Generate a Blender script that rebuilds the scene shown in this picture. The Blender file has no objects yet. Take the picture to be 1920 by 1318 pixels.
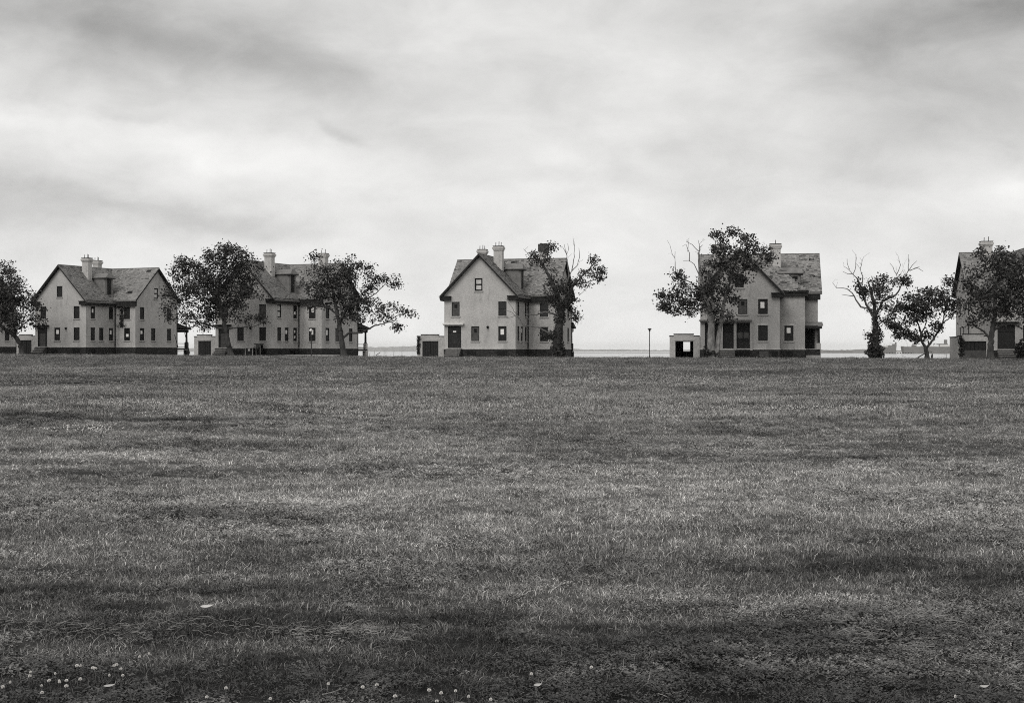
import bpy, math, random
import numpy as np
from mathutils import Vector
R = math.radians
random.seed(7)
SC = bpy.context.scene
COL = SC.collection

# ------------------------------------------------------------------ camera, sky, sun, exposure
EYE = 1.6          # eye height above the field where the photographer stands
F = 2667.0         # focal length in pixels of the 1920 px wide photograph (50 mm lens)
HY = 659.5         # image row of the horizon
cam_d = bpy.data.cameras.new('camera'); cam = bpy.data.objects.new('camera', cam_d); COL.objects.link(cam)
cam.location = (0, 0, EYE); cam.rotation_euler = (R(90), 0, 0)
cam_d.sensor_width = 36.0; cam_d.lens = 36.0 * F / 1920.0
cam_d.clip_start = 0.1; cam_d.clip_end = 120000
SC.camera = cam
SC.view_settings.view_transform = 'Standard'; SC.view_settings.look = 'None'
SC.view_settings.exposure = 0.0; SC.view_settings.gamma = 1.0; SC.view_settings.use_curve_mapping = False
SC.cycles.use_denoising = False
SC.cycles.max_bounces = 5; SC.cycles.diffuse_bounces = 3; SC.cycles.transparent_max_bounces = 8
SC.cycles.volume_bounces = 0
SC.cycles.filter_width = 1.05
SUN_EL, SUN_AZ = 42, -152      # high, soft, behind the camera and a little to the left

def shade(v):
    """grey of luminance v with the photograph's slightly warm toning"""
    return (v * 1.022, v * 0.998, v * 0.965, 1.0)

world = bpy.data.worlds.new('World'); SC.world = world; world.use_nodes = True
def build_sky():
    nt = world.node_tree; nt.nodes.clear(); N = nt.nodes; L = nt.links
    def M(op, a, b=None, c=None, clamp=False):
        n = N.new('ShaderNodeMath'); n.operation = op; n.use_clamp = clamp
        for i, x in enumerate((a, b, c)):
            if x is None: continue
            if isinstance(x, (int, float)): n.inputs[i].default_value = x
            else: L.new(x, n.inputs[i])
        return n.outputs[0]
    tc = N.new('ShaderNodeTexCoord'); sp = N.new('ShaderNodeSeparateXYZ'); L.new(tc.outputs['Generated'], sp.inputs[0])
    x, y, z = sp.outputs
    az = M('ARCTAN2', x, y)
    el = M('ARCSINE', z)
    zz = M('ADD', M('MAXIMUM', z, 0.0), 0.13)
    cb = N.new('ShaderNodeCombineXYZ'); L.new(M('DIVIDE', x, zz), cb.inputs[0]); L.new(M('DIVIDE', y, zz), cb.inputs[1])
    def noise(vec, scale, detail, rough, dist=0.0, off=(0, 0, 0), stretch=(1, 1, 1), rot=0.0):
        mp = N.new('ShaderNodeMapping'); L.new(vec, mp.inputs[0]); mp.inputs['Location'].default_value = off
        mp.inputs['Scale'].default_value = stretch; mp.inputs['Rotation'].default_value = (0, 0, rot)
        n = N.new('ShaderNodeTexNoise'); L.new(mp.outputs[0], n.inputs['Vector'])
        n.inputs['Scale'].default_value = scale; n.inputs['Detail'].default_value = detail
        n.inputs['Roughness'].default_value = rough; n.inputs['Distortion'].default_value = dist
        return n.outputs['Fac']
    n1 = noise(cb.outputs[0], 0.55, 5, 0.5, 0.5, off=(2.3, 4.1, 0), stretch=(1, 1.0, 1), rot=0.5)
    mps = N.new('ShaderNodeMapping'); mps.inputs['Rotation'].default_value = (0, R(-13), 0); mps.inputs['Scale'].default_value = (1, 1, 2.0); L.new(tc.outputs['Generated'], mps.inputs[0]); sph = mps.outputs[0]
    n2 = noise(sph, 5.5, 6, 0.55, 0.5, off=(7.7, 1.3, .4))
    # angular coordinates gently warped, so that cloud banks have ragged edges
    wx = noise(sph, 7.0, 6, 0.58, off=(11, 3, 0)); wy = noise(sph, 7.0, 6, 0.58, off=(3, 17, 0))
    azw = M('ADD', az, M('MULTIPLY', M('SUBTRACT', wx, 0.5), 0.16))
    elw = M('ADD', el, M('MULTIPLY', M('SUBTRACT', wy, 0.5), 0.07))
    def bank(px, py, sx, sy, rot, amp):
        a0 = math.atan((px - 960) / F); e0 = math.atan((HY - py) / F * math.cos(a0))
        sx /= F; sy /= F
        dx = M('SUBTRACT', azw, a0); dy = M('SUBTRACT', elw, e0)
        c, s = math.cos(rot), math.sin(rot)
        u = M('ADD', M('MULTIPLY', dx, c / sx), M('MULTIPLY', dy, s / sx))
        v = M('ADD', M('MULTIPLY', dx, -s / sy), M('MULTIPLY', dy, c / sy))
        q = M('ADD', M('MULTIPLY', u, u), M('MULTIPLY', v, v))
        return M('MULTIPLY', M('EXPONENT', M('MULTIPLY', q, -1.0)), amp)
    banks = [  # cloud banks seen in the photograph: position, half sizes, tilt, lighter(+) / darker(-)
        (100, 0, 470, 120, R(-12), -0.30), (500, 130, 280, 60, R(-12), -0.11), (60, 205, 260, 30, R(-12), 0.09), (520, 305, 380, 48, R(-5), 0.08), (170, 400, 290, 42, R(-3), -0.19), (440, 425, 190, 24, R(-5), -0.08),
        (612, 254, 58, 17, R(-10), -0.13), (300, 240, 60, 12, R(-8), -0.06), (900, 60, 260, 110, R(0), 0.03), (700, 140, 170, 40, R(-8), -0.06), (1050, 330, 200, 24, R(-3), -0.07), (1262, 275, 75, 22, R(0), -0.06), (1010, 180, 90, 50, R(-10), -0.05),
        (1150, 130, 200, 40, R(-12), 0.03), (1890, 10, 340, 105, R(12), -0.42), (1500, 50, 230, 60, R(-8), -0.11), (1830, 230, 270, 80, R(6), -0.19), (1640, 190, 160, 40, R(-10), -0.05), (1900, 370, 150, 34, R(14), 0.08), (1440, 370, 240, 22, R(-4), -0.03), (1620, 350, 120, 22, R(-8), -0.05),
    ]
    tot = None
    for b in banks:
        v = bank(*b); tot = v if tot is None else M('ADD', tot, v)
    n3 = noise(sph, 15.0, 6, 0.58, 0.4, off=(1.7, 9.3, 0))
    base = M('ADD', M('ADD', M('MULTIPLY', M('SUBTRACT', n1, 0.5), 0.14), M('MULTIPLY', M('SUBTRACT', n2, 0.5), 0.36)), M('MULTIPLY', M('SUBTRACT', n3, 0.5), 0.32))
    # the overcast thins to a paler band over the water
    low = M('MULTIPLY', M('EXPONENT', M('MULTIPLY', M('ABSOLUTE', el), -16.0)), 0.20)
    val = M('ADD', M('ADD', M('ADD', base, tot), low), 0.765)
    val = M('MINIMUM', M('MAXIMUM', val, 0.28), 0.99)
    # soften the amplitude away from the zenith-independent mean is left to the noise itself
    sky = N.new('ShaderNodeTexSky'); sky.sky_type = 'NISHITA'; sky.sun_disc = False
    sky.sun_elevation = R(SUN_EL); sky.sun_rotation = R(SUN_AZ)
    bw = N.new('ShaderNodeRGBToBW'); L.new(sky.outputs[0], bw.inputs[0])
    clear = M('MINIMUM', M('MULTIPLY', bw.outputs[0], 0.09), 0.9)
    mixv = M('ADD', M('MULTIPLY', clear, 0.06), M('MULTIPLY', val, 0.95))
    cc = N.new('ShaderNodeCombineColor')
    L.new(M('MULTIPLY', mixv, 1.004), cc.inputs[0]); L.new(mixv, cc.inputs[1]); L.new(M('MULTIPLY', mixv, 0.985), cc.inputs[2])
    bg = N.new('ShaderNodeBackground'); L.new(cc.outputs[0], bg.inputs[0]); bg.inputs[1].default_value = 1.0
    out = N.new('ShaderNodeOutputWorld'); L.new(bg.outputs[0], out.inputs[0])
build_sky()
sun_d = bpy.data.lights.new('sun', 'SUN'); sun_d.energy = 1.5; sun_d.angle = R(35); sun_d.color = (1.0, 0.985, 0.96)
sun = bpy.data.objects.new('sun', sun_d); COL.objects.link(sun)
_d = Vector((math.sin(R(SUN_AZ)) * math.cos(R(SUN_EL)), math.cos(R(SUN_AZ)) * math.cos(R(SUN_EL)), math.sin(R(SUN_EL))))
sun.rotation_euler = _d.to_track_quat('Z', 'Y').to_euler()

# ------------------------------------------------------------------ terrain shape
_RX = np.array([-400, -103, -72.4, -42.1, -8.9, 23.1, 56.9, 120, 400.0])
_RY = np.array([330, 231, 216, 202, 186, 174.6, 169, 165, 160.0])
_RZ = np.array([1.9, 1.45, 1.28, 1.1, 0.96, 0.89, 0.80, 0.75, 0.7])
def sstep(a, b, t):
    t = np.clip((t - a) / (b - a), 0, 1); return t * t * (3 - 2 * t)
def terrain(x, y):
    x = np.asarray(x, float); y = np.asarray(y, float)
    yr = np.interp(x, _RX, _RY); zr = np.interp(x, _RX, _RZ) - 0.13; t = y / yr
    z = zr * sstep(0.12, 0.92, t)
    u = 0.05 * np.sin(x * 0.11 + y * 0.05 + 1.0) + 0.045 * np.sin(x * 0.045 - y * 0.13 + 0.4) + 0.02 * np.sin(x * 0.35 + 0.7 * np.sin(y * 0.3)) * np.sin(y * 0.42 + 0.5)
    u = u + 0.012 * np.sin(x * 1.3 + 2 * np.sin(y * 0.5)) * np.sin(y * 1.7 + np.sin(x))
    z = z + u * (1 - sstep(0.55, 0.9, t)) * sstep(1.0, 7.0, np.abs(y))
    z = z - 1.3 * sstep(1.05, 1.22, t) - 3.2 * sstep(1.25, 1.4, t)
    return z
def gz(x, y): return float(terrain(x, y))
def at(px, Y): return ((px - 960.0) / F * Y, Y)
def hit(px, py):
    """where the sight line through an image point meets the field"""
    k = (HY - py) / F; lo = 3.0
    ys = np.linspace(3, 230, 4000); xs = (px - 960) / F * ys
    d = EYE + k * ys - terrain(xs, ys)
    i = int(np.argmax(d <= 0)); Y = ys[i]
    return (px - 960) / F * Y, Y

# ------------------------------------------------------------------ materials
def _nodes(m):
    m.use_nodes = True; nt = m.node_tree; return nt, nt.nodes, nt.links, nt.nodes['Principled BSDF']
def mat(name, v, rough=0.8, var=0.0, scale=3.0, stretch=(1, 1, 1), detail=6, bump=0.0, bscale=None, spec=0.3, metal=0.0, v2=None, var2=0.0, scale2=0.4):
    """grey material: value v, mottled by noise between v*(1-var) and v*(1+var)"""
    m = bpy.data.materials.new(name); nt, N, L, bs = _nodes(m)
    bs.inputs['Roughness'].default_value = rough; bs.inputs['Specular IOR Level'].default_value = spec
    bs.inputs['Metallic'].default_value = metal; bs.inputs['Base Color'].default_value = shade(v)
    if var or bump:
        tc = N.new('ShaderNodeTexCoord'); mp = N.new('ShaderNodeMapping'); mp.inputs['Scale'].default_value = stretch
        L.new(tc.outputs['Object'], mp.inputs[0])
        no = N.new('ShaderNodeTexNoise'); no.inputs['Scale'].default_value = scale; no.inputs['Detail'].default_value = detail
        no.inputs['Roughness'].default_value = 0.62; L.new(mp.outputs[0], no.inputs['Vector'])
        mr = N.new('ShaderNodeMapRange'); mr.inputs[1].default_value = 0.3; mr.inputs[2].default_value = 0.7
        mr.inputs[3].default_value = max(0, 1 - var); mr.inputs[4].default_value = 1 + var; L.new(no.outputs['Fac'], mr.inputs[0])
        fac = mr.outputs[0]
        if var2:
            n2 = N.new('ShaderNodeTexNoise'); n2.inputs['Scale'].default_value = scale2; n2.inputs['Detail'].default_value = 4
            L.new(tc.outputs['Object'], n2.inputs['Vector'])
            m2 = N.new('ShaderNodeMapRange'); m2.inputs[1].default_value = 0.3; m2.inputs[2].default_value = 0.7
            m2.inputs[3].default_value = 1 - var2; m2.inputs[4].default_value = 1 + var2; L.new(n2.outputs['Fac'], m2.inputs[0])
            mu = N.new('ShaderNodeMath'); mu.operation = 'MULTIPLY'; L.new(fac, mu.inputs[0]); L.new(m2.outputs[0], mu.inputs[1]); fac = mu.outputs[0]
        vm = N.new('ShaderNodeVectorMath'); vm.operation = 'SCALE'; vm.inputs[0].default_value = shade(v)[:3]
        L.new(fac, vm.inputs['Scale']); L.new(vm.outputs[0], bs.inputs['Base Color'])
        if bump:
            bp = N.new('ShaderNodeBump'); bp.inputs['Strength'].default_value = 1.0; bp.inputs['Distance'].default_value = bump
            L.new(no.outputs['Fac'], bp.inputs['Height']); L.new(bp.outputs[0], bs.inputs['Normal'])
    return m
def mat_wall(name, v):
    """buff brick: courses too fine to tell apart, blotches and rain streaks"""
    m = bpy.data.materials.new(name); nt, N, L, bs = _nodes(m)
    bs.inputs['Roughness'].default_value = 0.9; bs.inputs['Specular IOR Level'].default_value = 0.15
    tc = N.new('ShaderNodeTexCoord')
    def noi(scale, stretch, detail, lo, hi, a=0.3, b=0.7):
        mp = N.new('ShaderNodeMapping'); mp.inputs['Scale'].default_value = stretch; L.new(tc.outputs['Object'], mp.inputs[0])
        n = N.new('ShaderNodeTexNoise'); n.inputs['Scale'].default_value = scale; n.inputs['Detail'].default_value = detail; n.inputs['Roughness'].default_value = 0.65
        L.new(mp.outputs[0], n.inputs['Vector'])
        r = N.new('ShaderNodeMapRange'); r.inputs[1].default_value = a; r.inputs[2].default_value = b; r.inputs[3].default_value = lo; r.inputs[4].default_value = hi
        L.new(n.outputs['Fac'], r.inputs[0]); return r.outputs[0], n
    f1, n1 = noi(4.0, (1, 1, 2.6), 8, 0.72, 1.22)
    f2, _ = noi(0.45, (1, 1, 1), 6, 0.84, 1.09)
    f3, _ = noi(1.3, (1, 1, 0.22), 6, 0.68, 1.03, 0.26, 0.46)
    def mul(a, b):
        q = N.new('ShaderNodeMath'); q.operation = 'MULTIPLY'; L.new(a, q.inputs[0]); L.new(b, q.inputs[1]); return q.outputs[0]
    vm = N.new('ShaderNodeVectorMath'); vm.operation = 'SCALE'; vm.inputs[0].default_value = shade(v)[:3]
    L.new(mul(mul(f1, f2), f3), vm.inputs['Scale']); L.new(vm.outputs[0], bs.inputs['Base Color'])
    bp = N.new('ShaderNodeBump'); bp.inputs['Strength'].default_value = 0.6; bp.inputs['Distance'].default_value = 0.03
    L.new(n1.outputs['Fac'], bp.inputs['Height']); L.new(bp.outputs[0], bs.inputs['Normal'])
    return m
def mat_slate(name, v):
    m = bpy.data.materials.new(name); nt, N, L, bs = _nodes(m)
    bs.inputs['Roughness'].default_value = 0.62; bs.inputs['Specular IOR Level'].default_value = 0.4
    at_ = N.new('ShaderNodeAttribute'); at_.attribute_name = 'tone'
    tc = N.new('ShaderNodeTexCoord'); n = N.new('ShaderNodeTexNoise'); n.inputs['Scale'].default_value = 0.55; n.inputs['Detail'].default_value = 4
    L.new(tc.outputs['Object'], n.inputs['Vector'])
    r = N.new('ShaderNodeMapRange'); r.inputs[1].default_value = 0.3; r.inputs[2].default_value = 0.7; r.inputs[3].default_value = 0.9; r.inputs[4].default_value = 1.1
    L.new(n.outputs['Fac'], r.inputs[0])
    q = N.new('ShaderNodeMath'); q.operation = 'MULTIPLY'; L.new(r.outputs[0], q.inputs[0]); L.new(at_.outputs['Fac'], q.inputs[1])
    vm = N.new('ShaderNodeVectorMath'); vm.operation = 'SCALE'; vm.inputs[0].default_value = shade(v)[:3]
    L.new(q.outputs[0], vm.inputs['Scale']); L.new(vm.outputs[0], bs.inputs['Base Color'])
    return m
PATCH = [(960, 1140, 1900, 95, -.19), (960, 770, 1900, 95, .14), (960, 920, 1900, 75, .17),   # dry (+) and lush (-) patches, vignette darkening put into the foreground colour: image place, half width, half height, strength
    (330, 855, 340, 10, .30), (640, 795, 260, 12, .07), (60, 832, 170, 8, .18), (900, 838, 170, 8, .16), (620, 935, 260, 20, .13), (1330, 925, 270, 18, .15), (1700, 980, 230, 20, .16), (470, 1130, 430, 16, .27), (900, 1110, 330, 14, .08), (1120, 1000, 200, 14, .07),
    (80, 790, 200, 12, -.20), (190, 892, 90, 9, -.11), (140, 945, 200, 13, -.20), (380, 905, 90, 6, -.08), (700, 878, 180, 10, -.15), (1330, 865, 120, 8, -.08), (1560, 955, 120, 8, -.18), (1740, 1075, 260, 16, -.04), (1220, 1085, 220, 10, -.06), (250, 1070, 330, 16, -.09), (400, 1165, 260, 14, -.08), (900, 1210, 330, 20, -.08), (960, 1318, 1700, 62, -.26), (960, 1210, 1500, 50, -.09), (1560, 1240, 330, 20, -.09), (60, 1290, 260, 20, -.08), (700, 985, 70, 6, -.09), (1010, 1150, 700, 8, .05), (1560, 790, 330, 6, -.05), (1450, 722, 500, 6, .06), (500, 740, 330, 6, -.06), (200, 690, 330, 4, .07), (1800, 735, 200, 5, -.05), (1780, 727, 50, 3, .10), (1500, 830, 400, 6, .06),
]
STREAK = [  # mowing streaks: two image points, half width in metres, lighter(+) / darker(-)
    (340, 751, 650, 771, .45, -.26), (420, 767, 720, 786, .40, -.26), (-20, 772, 190, 790, .5, -.22), (50, 756, 300, 774, .35, -.18), (790, 744, 980, 757, .5, -.20), (560, 796, 980, 800, .3, -.14), (1180, 771, 1480, 774, .35, -.16), (1430, 741, 1720, 744, .5, -.14), (950, 776, 1250, 786, .3, -.14),
    (290, 761, 540, 768, .45, .16), (-20, 735, 220, 731, .6, .14), (120, 761, 430, 757, .35, .14), (1250, 695, 1420, 694, 1.2, .18), (1130, 703, 1280, 702, 1.0, .14), (60, 692, 330, 690, 1.2, .16), (600, 700, 800, 697, 1.0, .16), (960, 735, 1160, 733, .6, .14), (1450, 712, 1560, 711, .8, .14)]
_GT = None
def grass_group():
    """dry and lush patches and the painted foreground vignette, by place on the ground"""
    global _GT
    if _GT: return _GT
    ng = bpy.data.node_groups.new('field_tone', 'ShaderNodeTree'); ng.interface.new_socket('Tone', in_out='OUTPUT', socket_type='NodeSocketFloat')
    N, L = ng.nodes, ng.links; ge = N.new('ShaderNodeNewGeometry'); sp = N.new('ShaderNodeSeparateXYZ'); L.new(ge.outputs['Position'], sp.inputs[0])
    def M(op, a, b=None):
        q = N.new('ShaderNodeMath'); q.operation = op
        for i, x in enumerate((a, b)):
            if x is None: continue
            if isinstance(x, (int, float)): q.inputs[i].default_value = x
            else: L.new(x, q.inputs[i])
        return q.outputs[0]
    def noi(scale, detail, stretch, rot=0.0, col=False):
        mp = N.new('ShaderNodeMapping'); mp.inputs['Scale'].default_value = stretch; mp.inputs['Rotation'].default_value = (0, 0, rot)
        L.new(ge.outputs['Position'], mp.inputs[0])
        n = N.new('ShaderNodeTexNoise'); n.inputs['Scale'].default_value = scale; n.inputs['Detail'].default_value = detail; n.inputs['Roughness'].default_value = 0.6
        L.new(mp.outputs[0], n.inputs['Vector']); return n.outputs['Fac']
    s = M('ADD', M('ADD', M('MULTIPLY', M('SUBTRACT', noi(0.10, 4, (0.3, 1, 0), 0.10), .5), 0.42), M('MULTIPLY', M('SUBTRACT', noi(0.62, 5, (0.5, 1, 0), -0.08), .5), 0.80)), M('ADD', M('MULTIPLY', M('SUBTRACT', noi(2.3, 4, (0.75, 1, 0)), .5), 0.48), .5))
    # ragged patch outlines: distances warped by noise
    wx = M('ADD', sp.outputs[0], M('MULTIPLY', M('SUBTRACT', noi(.5, 4, (1, 1, 0), .4), .5), 3.2)); wy = M('ADD', sp.outputs[1], M('MULTIPLY', M('SUBTRACT', noi(.5, 4, (1, 1, 0), 1.4), .5), 3.2))
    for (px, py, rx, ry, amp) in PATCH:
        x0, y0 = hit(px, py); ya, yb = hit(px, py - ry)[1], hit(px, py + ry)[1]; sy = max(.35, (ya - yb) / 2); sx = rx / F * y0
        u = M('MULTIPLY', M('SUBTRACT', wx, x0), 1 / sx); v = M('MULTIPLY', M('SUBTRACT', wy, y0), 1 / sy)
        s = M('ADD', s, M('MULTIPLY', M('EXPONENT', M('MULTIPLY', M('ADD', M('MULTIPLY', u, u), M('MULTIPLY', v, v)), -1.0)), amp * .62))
    sx_ = M('ADD', sp.outputs[0], M('MULTIPLY', M('SUBTRACT', noi(.9, 3, (1, 1, 0), .7), .5), .9)); sy_ = M('ADD', sp.outputs[1], M('MULTIPLY', M('SUBTRACT', noi(.9, 3, (1, 1, 0), 2.1), .5), .9))
    for (ax, ay, bx, by, wd, amp) in STREAK:
        p0, p1 = hit(ax, ay), hit(bx, by); cx, cy = (p0[0] + p1[0]) / 2, (p0[1] + p1[1]) / 2; dx, dy = p1[0] - p0[0], p1[1] - p0[1]; ln = math.hypot(dx, dy); dx /= ln; dy /= ln
        ex, ey = M('SUBTRACT', sx_, cx), M('SUBTRACT', sy_, cy)
        u = M('MULTIPLY', M('ADD', M('MULTIPLY', ex, dx), M('MULTIPLY', ey, dy)), 2 / ln); v = M('MULTIPLY', M('ADD', M('MULTIPLY', ex, -dy), M('MULTIPLY', ey, dx)), 1 / wd)
        s = M('ADD', s, M('MULTIPLY', M('EXPONENT', M('MULTIPLY', M('ADD', M('POWER', M('ABSOLUTE', u), 4.0), M('MULTIPLY', v, v)), -1.0)), amp * .62))
    r = N.new('ShaderNodeMapRange'); r.inputs[1].default_value = 0.38; r.inputs[2].default_value = 0.86; r.inputs[3].default_value = .26; r.inputs[4].default_value = 2.65
    L.new(s, r.inputs[0]); out = N.new('NodeGroupOutput'); L.new(r.outputs[0], out.inputs[0]); _GT = ng; return ng
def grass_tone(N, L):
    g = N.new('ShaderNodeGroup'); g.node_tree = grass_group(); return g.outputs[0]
def mat_grass(name, v):
    m = bpy.data.materials.new(name); nt, N, L, bs = _nodes(m)
    bs.inputs['Roughness'].default_value = 0.55; bs.inputs['Specular IOR Level'].default_value = 0.35
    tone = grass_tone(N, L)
    a = N.new('ShaderNodeAttribute'); a.attribute_name = 'tone'
    oi = N.new('ShaderNodeObjectInfo'); rr = N.new('ShaderNodeMapRange'); rr.inputs[3].default_value = .74; rr.inputs[4].default_value = 1.26; L.new(oi.outputs['Random'], rr.inputs[0])
    q0 = N.new('ShaderNodeMath'); q0.operation = 'MULTIPLY'; L.new(tone, q0.inputs[0]); L.new(rr.outputs[0], q0.inputs[1])
    q = N.new('ShaderNodeMath'); q.operation = 'MULTIPLY'; L.new(q0.outputs[0], q.inputs[0]); L.new(a.outputs['Fac'], q.inputs[1])
    vm = N.new('ShaderNodeVectorMath'); vm.operation = 'SCALE'; vm.inputs[0].default_value = shade(v)[:3]
    L.new(q.outputs[0], vm.inputs['Scale']); L.new(vm.outputs[0], bs.inputs['Base Color'])
    return m
def mat_ground(name, v):
    m = bpy.data.materials.new(name); nt, N, L, bs = _nodes(m)
    bs.inputs['Roughness'].default_value = 0.9; bs.inputs['Specular IOR Level'].default_value = 0.15
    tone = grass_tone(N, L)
    ge = N.new('ShaderNodeNewGeometry'); n = N.new('ShaderNodeTexNoise'); n.inputs['Scale'].default_value = 9.0; n.inputs['Detail'].default_value = 6; n.inputs['Roughness'].default_value = 0.7
    L.new(ge.outputs['Position'], n.inputs['Vector'])
    r = N.new('ShaderNodeMapRange'); r.inputs[1].default_value = 0.3; r.inputs[2].default_value = 0.7; r.inputs[3].default_value = 0.55; r.inputs[4].default_value = 1.4
    L.new(n.outputs['Fac'], r.inputs[0])
    q = N.new('ShaderNodeMath'); q.operation = 'MULTIPLY'; L.new(tone, q.inputs[0]); L.new(r.outputs[0], q.inputs[1])
    vm = N.new('ShaderNodeVectorMath'); vm.operation = 'SCALE'; vm.inputs[0].default_value = shade(v)[:3]
    L.new(q.outputs[0], vm.inputs['Scale']); L.new(vm.outputs[0], bs.inputs['Base Color'])
    bp = N.new('ShaderNodeBump'); bp.inputs['Distance'].default_value = 0.06; L.new(n.outputs['Fac'], bp.inputs['Height']); L.new(bp.outputs[0], bs.inputs['Normal'])
    return m
def mat_leaf(name, v):
    m = bpy.data.materials.new(name); nt, N, L, bs = _nodes(m)
    bs.inputs['Roughness'].default_value = 0.5; bs.inputs['Specular IOR Level'].default_value = 0.15
    a = N.new('ShaderNodeAttribute'); a.attribute_name = 'tone'
    vm = N.new('ShaderNodeVectorMath'); vm.operation = 'SCALE'; vm.inputs[0].default_value = shade(v)[:3]
    L.new(a.outputs['Fac'], vm.inputs['Scale']); L.new(vm.outputs[0], bs.inputs['Base Color'])
    return m
def mat_water(name):
    m = bpy.data.materials.new(name); nt, N, L, bs = _nodes(m)
    bs.inputs['Base Color'].default_value = shade(0.06); bs.inputs['Roughness'].default_value = 0.12; bs.inputs['IOR'].default_value = 1.33
    ge = N.new('ShaderNodeNewGeometry'); mp = N.new('ShaderNodeMapping'); mp.inputs['Scale'].default_value = (0.25, 1, 1); L.new(ge.outputs['Position'], mp.inputs[0])
    n = N.new('ShaderNodeTexNoise'); n.inputs['Scale'].default_value = 0.03; n.inputs['Detail'].default_value = 5; L.new(mp.outputs[0], n.inputs['Vector'])
    bp = N.new('ShaderNodeBump'); bp.inputs['Strength'].default_value = 0.25; bp.inputs['Distance'].default_value = 0.4; L.new(n.outputs['Fac'], bp.inputs['Height']); L.new(bp.outputs[0], bs.inputs['Normal'])
    return m
MT = dict(
    wall=mat_wall('buff_brick', 0.47), wall_b=mat_wall('buff_brick_dark', 0.39), stone=mat('foundation_stone', 0.03, 0.9, 0.7, 2.2, (1, 1, 1.8), bump=0.12),  # second brick is the same buff at a lower value
    ledge=mat('ledge_stone', 0.40, 0.85, 0.2, 3.0), trim=mat('dark_painted_wood', 0.02, 0.7, 0.3, 2.0, spec=0.2), slate=mat_slate('roof_slate', 0.23),
    deckroof=mat('roof_sheathing', 0.17, 0.8, 0.3, 1.5), board=mat('painted_board', 0.019, 0.6, 0.3, 3.0, spec=0.25), boardm=mat('grey_board', 0.075, 0.7, 0.35, 3.0, spec=0.2),
    boardk=mat('black_board', 0.008, 0.6, 0.3, 3.0, spec=0.2), vent=mat('white_vent', 0.85, 0.6, 0.1, 6.0), frame=mat('window_frame', 0.01, 0.6, spec=0.25), pane=mat('dull_pane', 0.5, 0.3, 0.25, 3.0), glass=mat('dark_glass', 0.02, 0.15),
    cap=mat('chimney_cap', 0.22, 0.9, 0.3, 3.0, bump=0.03), soot=mat('sooty_brick', 0.06, 0.95, 0.6, 5.0, bump=0.06), pipe=mat('flue_pipe', 0.1, 0.6), wood=mat('weathered_wood', 0.16, 0.85, 0.35, 2.0, (6, 6, 1)),
    white=mat('white_paint', 0.75, 0.6, 0.15, 4.0), concrete=mat('concrete', 0.34, 0.9, 0.3, 2.5, bump=0.02), garage=mat_wall('garage_brick', 0.45), coping=mat('dark_coping', 0.02, 0.8, 0.4, 3.0),
    bark=mat('bark', 0.05, 0.95, 0.6, 3.0, (1, 1, 0.35), bump=0.08), bark_pale=mat('pale_bark', 0.19, 0.95, 0.7, 2.2, (1, 1, 0.4), bump=0.08), leaf=mat_leaf('leaves', 0.045), ivy=mat_leaf('ivy_leaves', 0.04), dead=mat('dead_branch', 0.12, 0.9, 0.3, 3.0),
    grass=mat_grass('grass_blades', 0.225), ground=mat_ground('turf', 0.05), soil=mat('bare_soil', 0.04, 0.95, 0.4, 1.5), water=mat_water('bay_water'),
    metal=mat('lamp_post_metal', 0.05, 0.55, 0.2, 4.0), globe=mat('lamp_globe', 0.8, 0.3), hill=mat('wooded_hill', 0.2, 0.95, 0.4, 0.01), hull=mat('ship_grey', 0.22, 0.6, 0.15, 0.05), shipw=mat('ship_white', 0.7, 0.6), pier=mat('pier_timber', 0.18, 0.9, 0.3, 0.05),
    clover=mat('clover_petals', 0.72, 0.7, 0.1, 60.0), stem=mat('stem', 0.09, 0.7), weed=mat('weed_leaf', 0.15, 0.6, 0.3, 20.0), straw=mat_leaf('straw', 0.22), dry=mat('dry_leaf', 0.42, 0.7, 0.3, 20.0), pale=mat('pale_leaf', 0.55, 0.7, 0.25, 20.0), dark=mat('black_interior', 0.01, 0.9),
)

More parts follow.
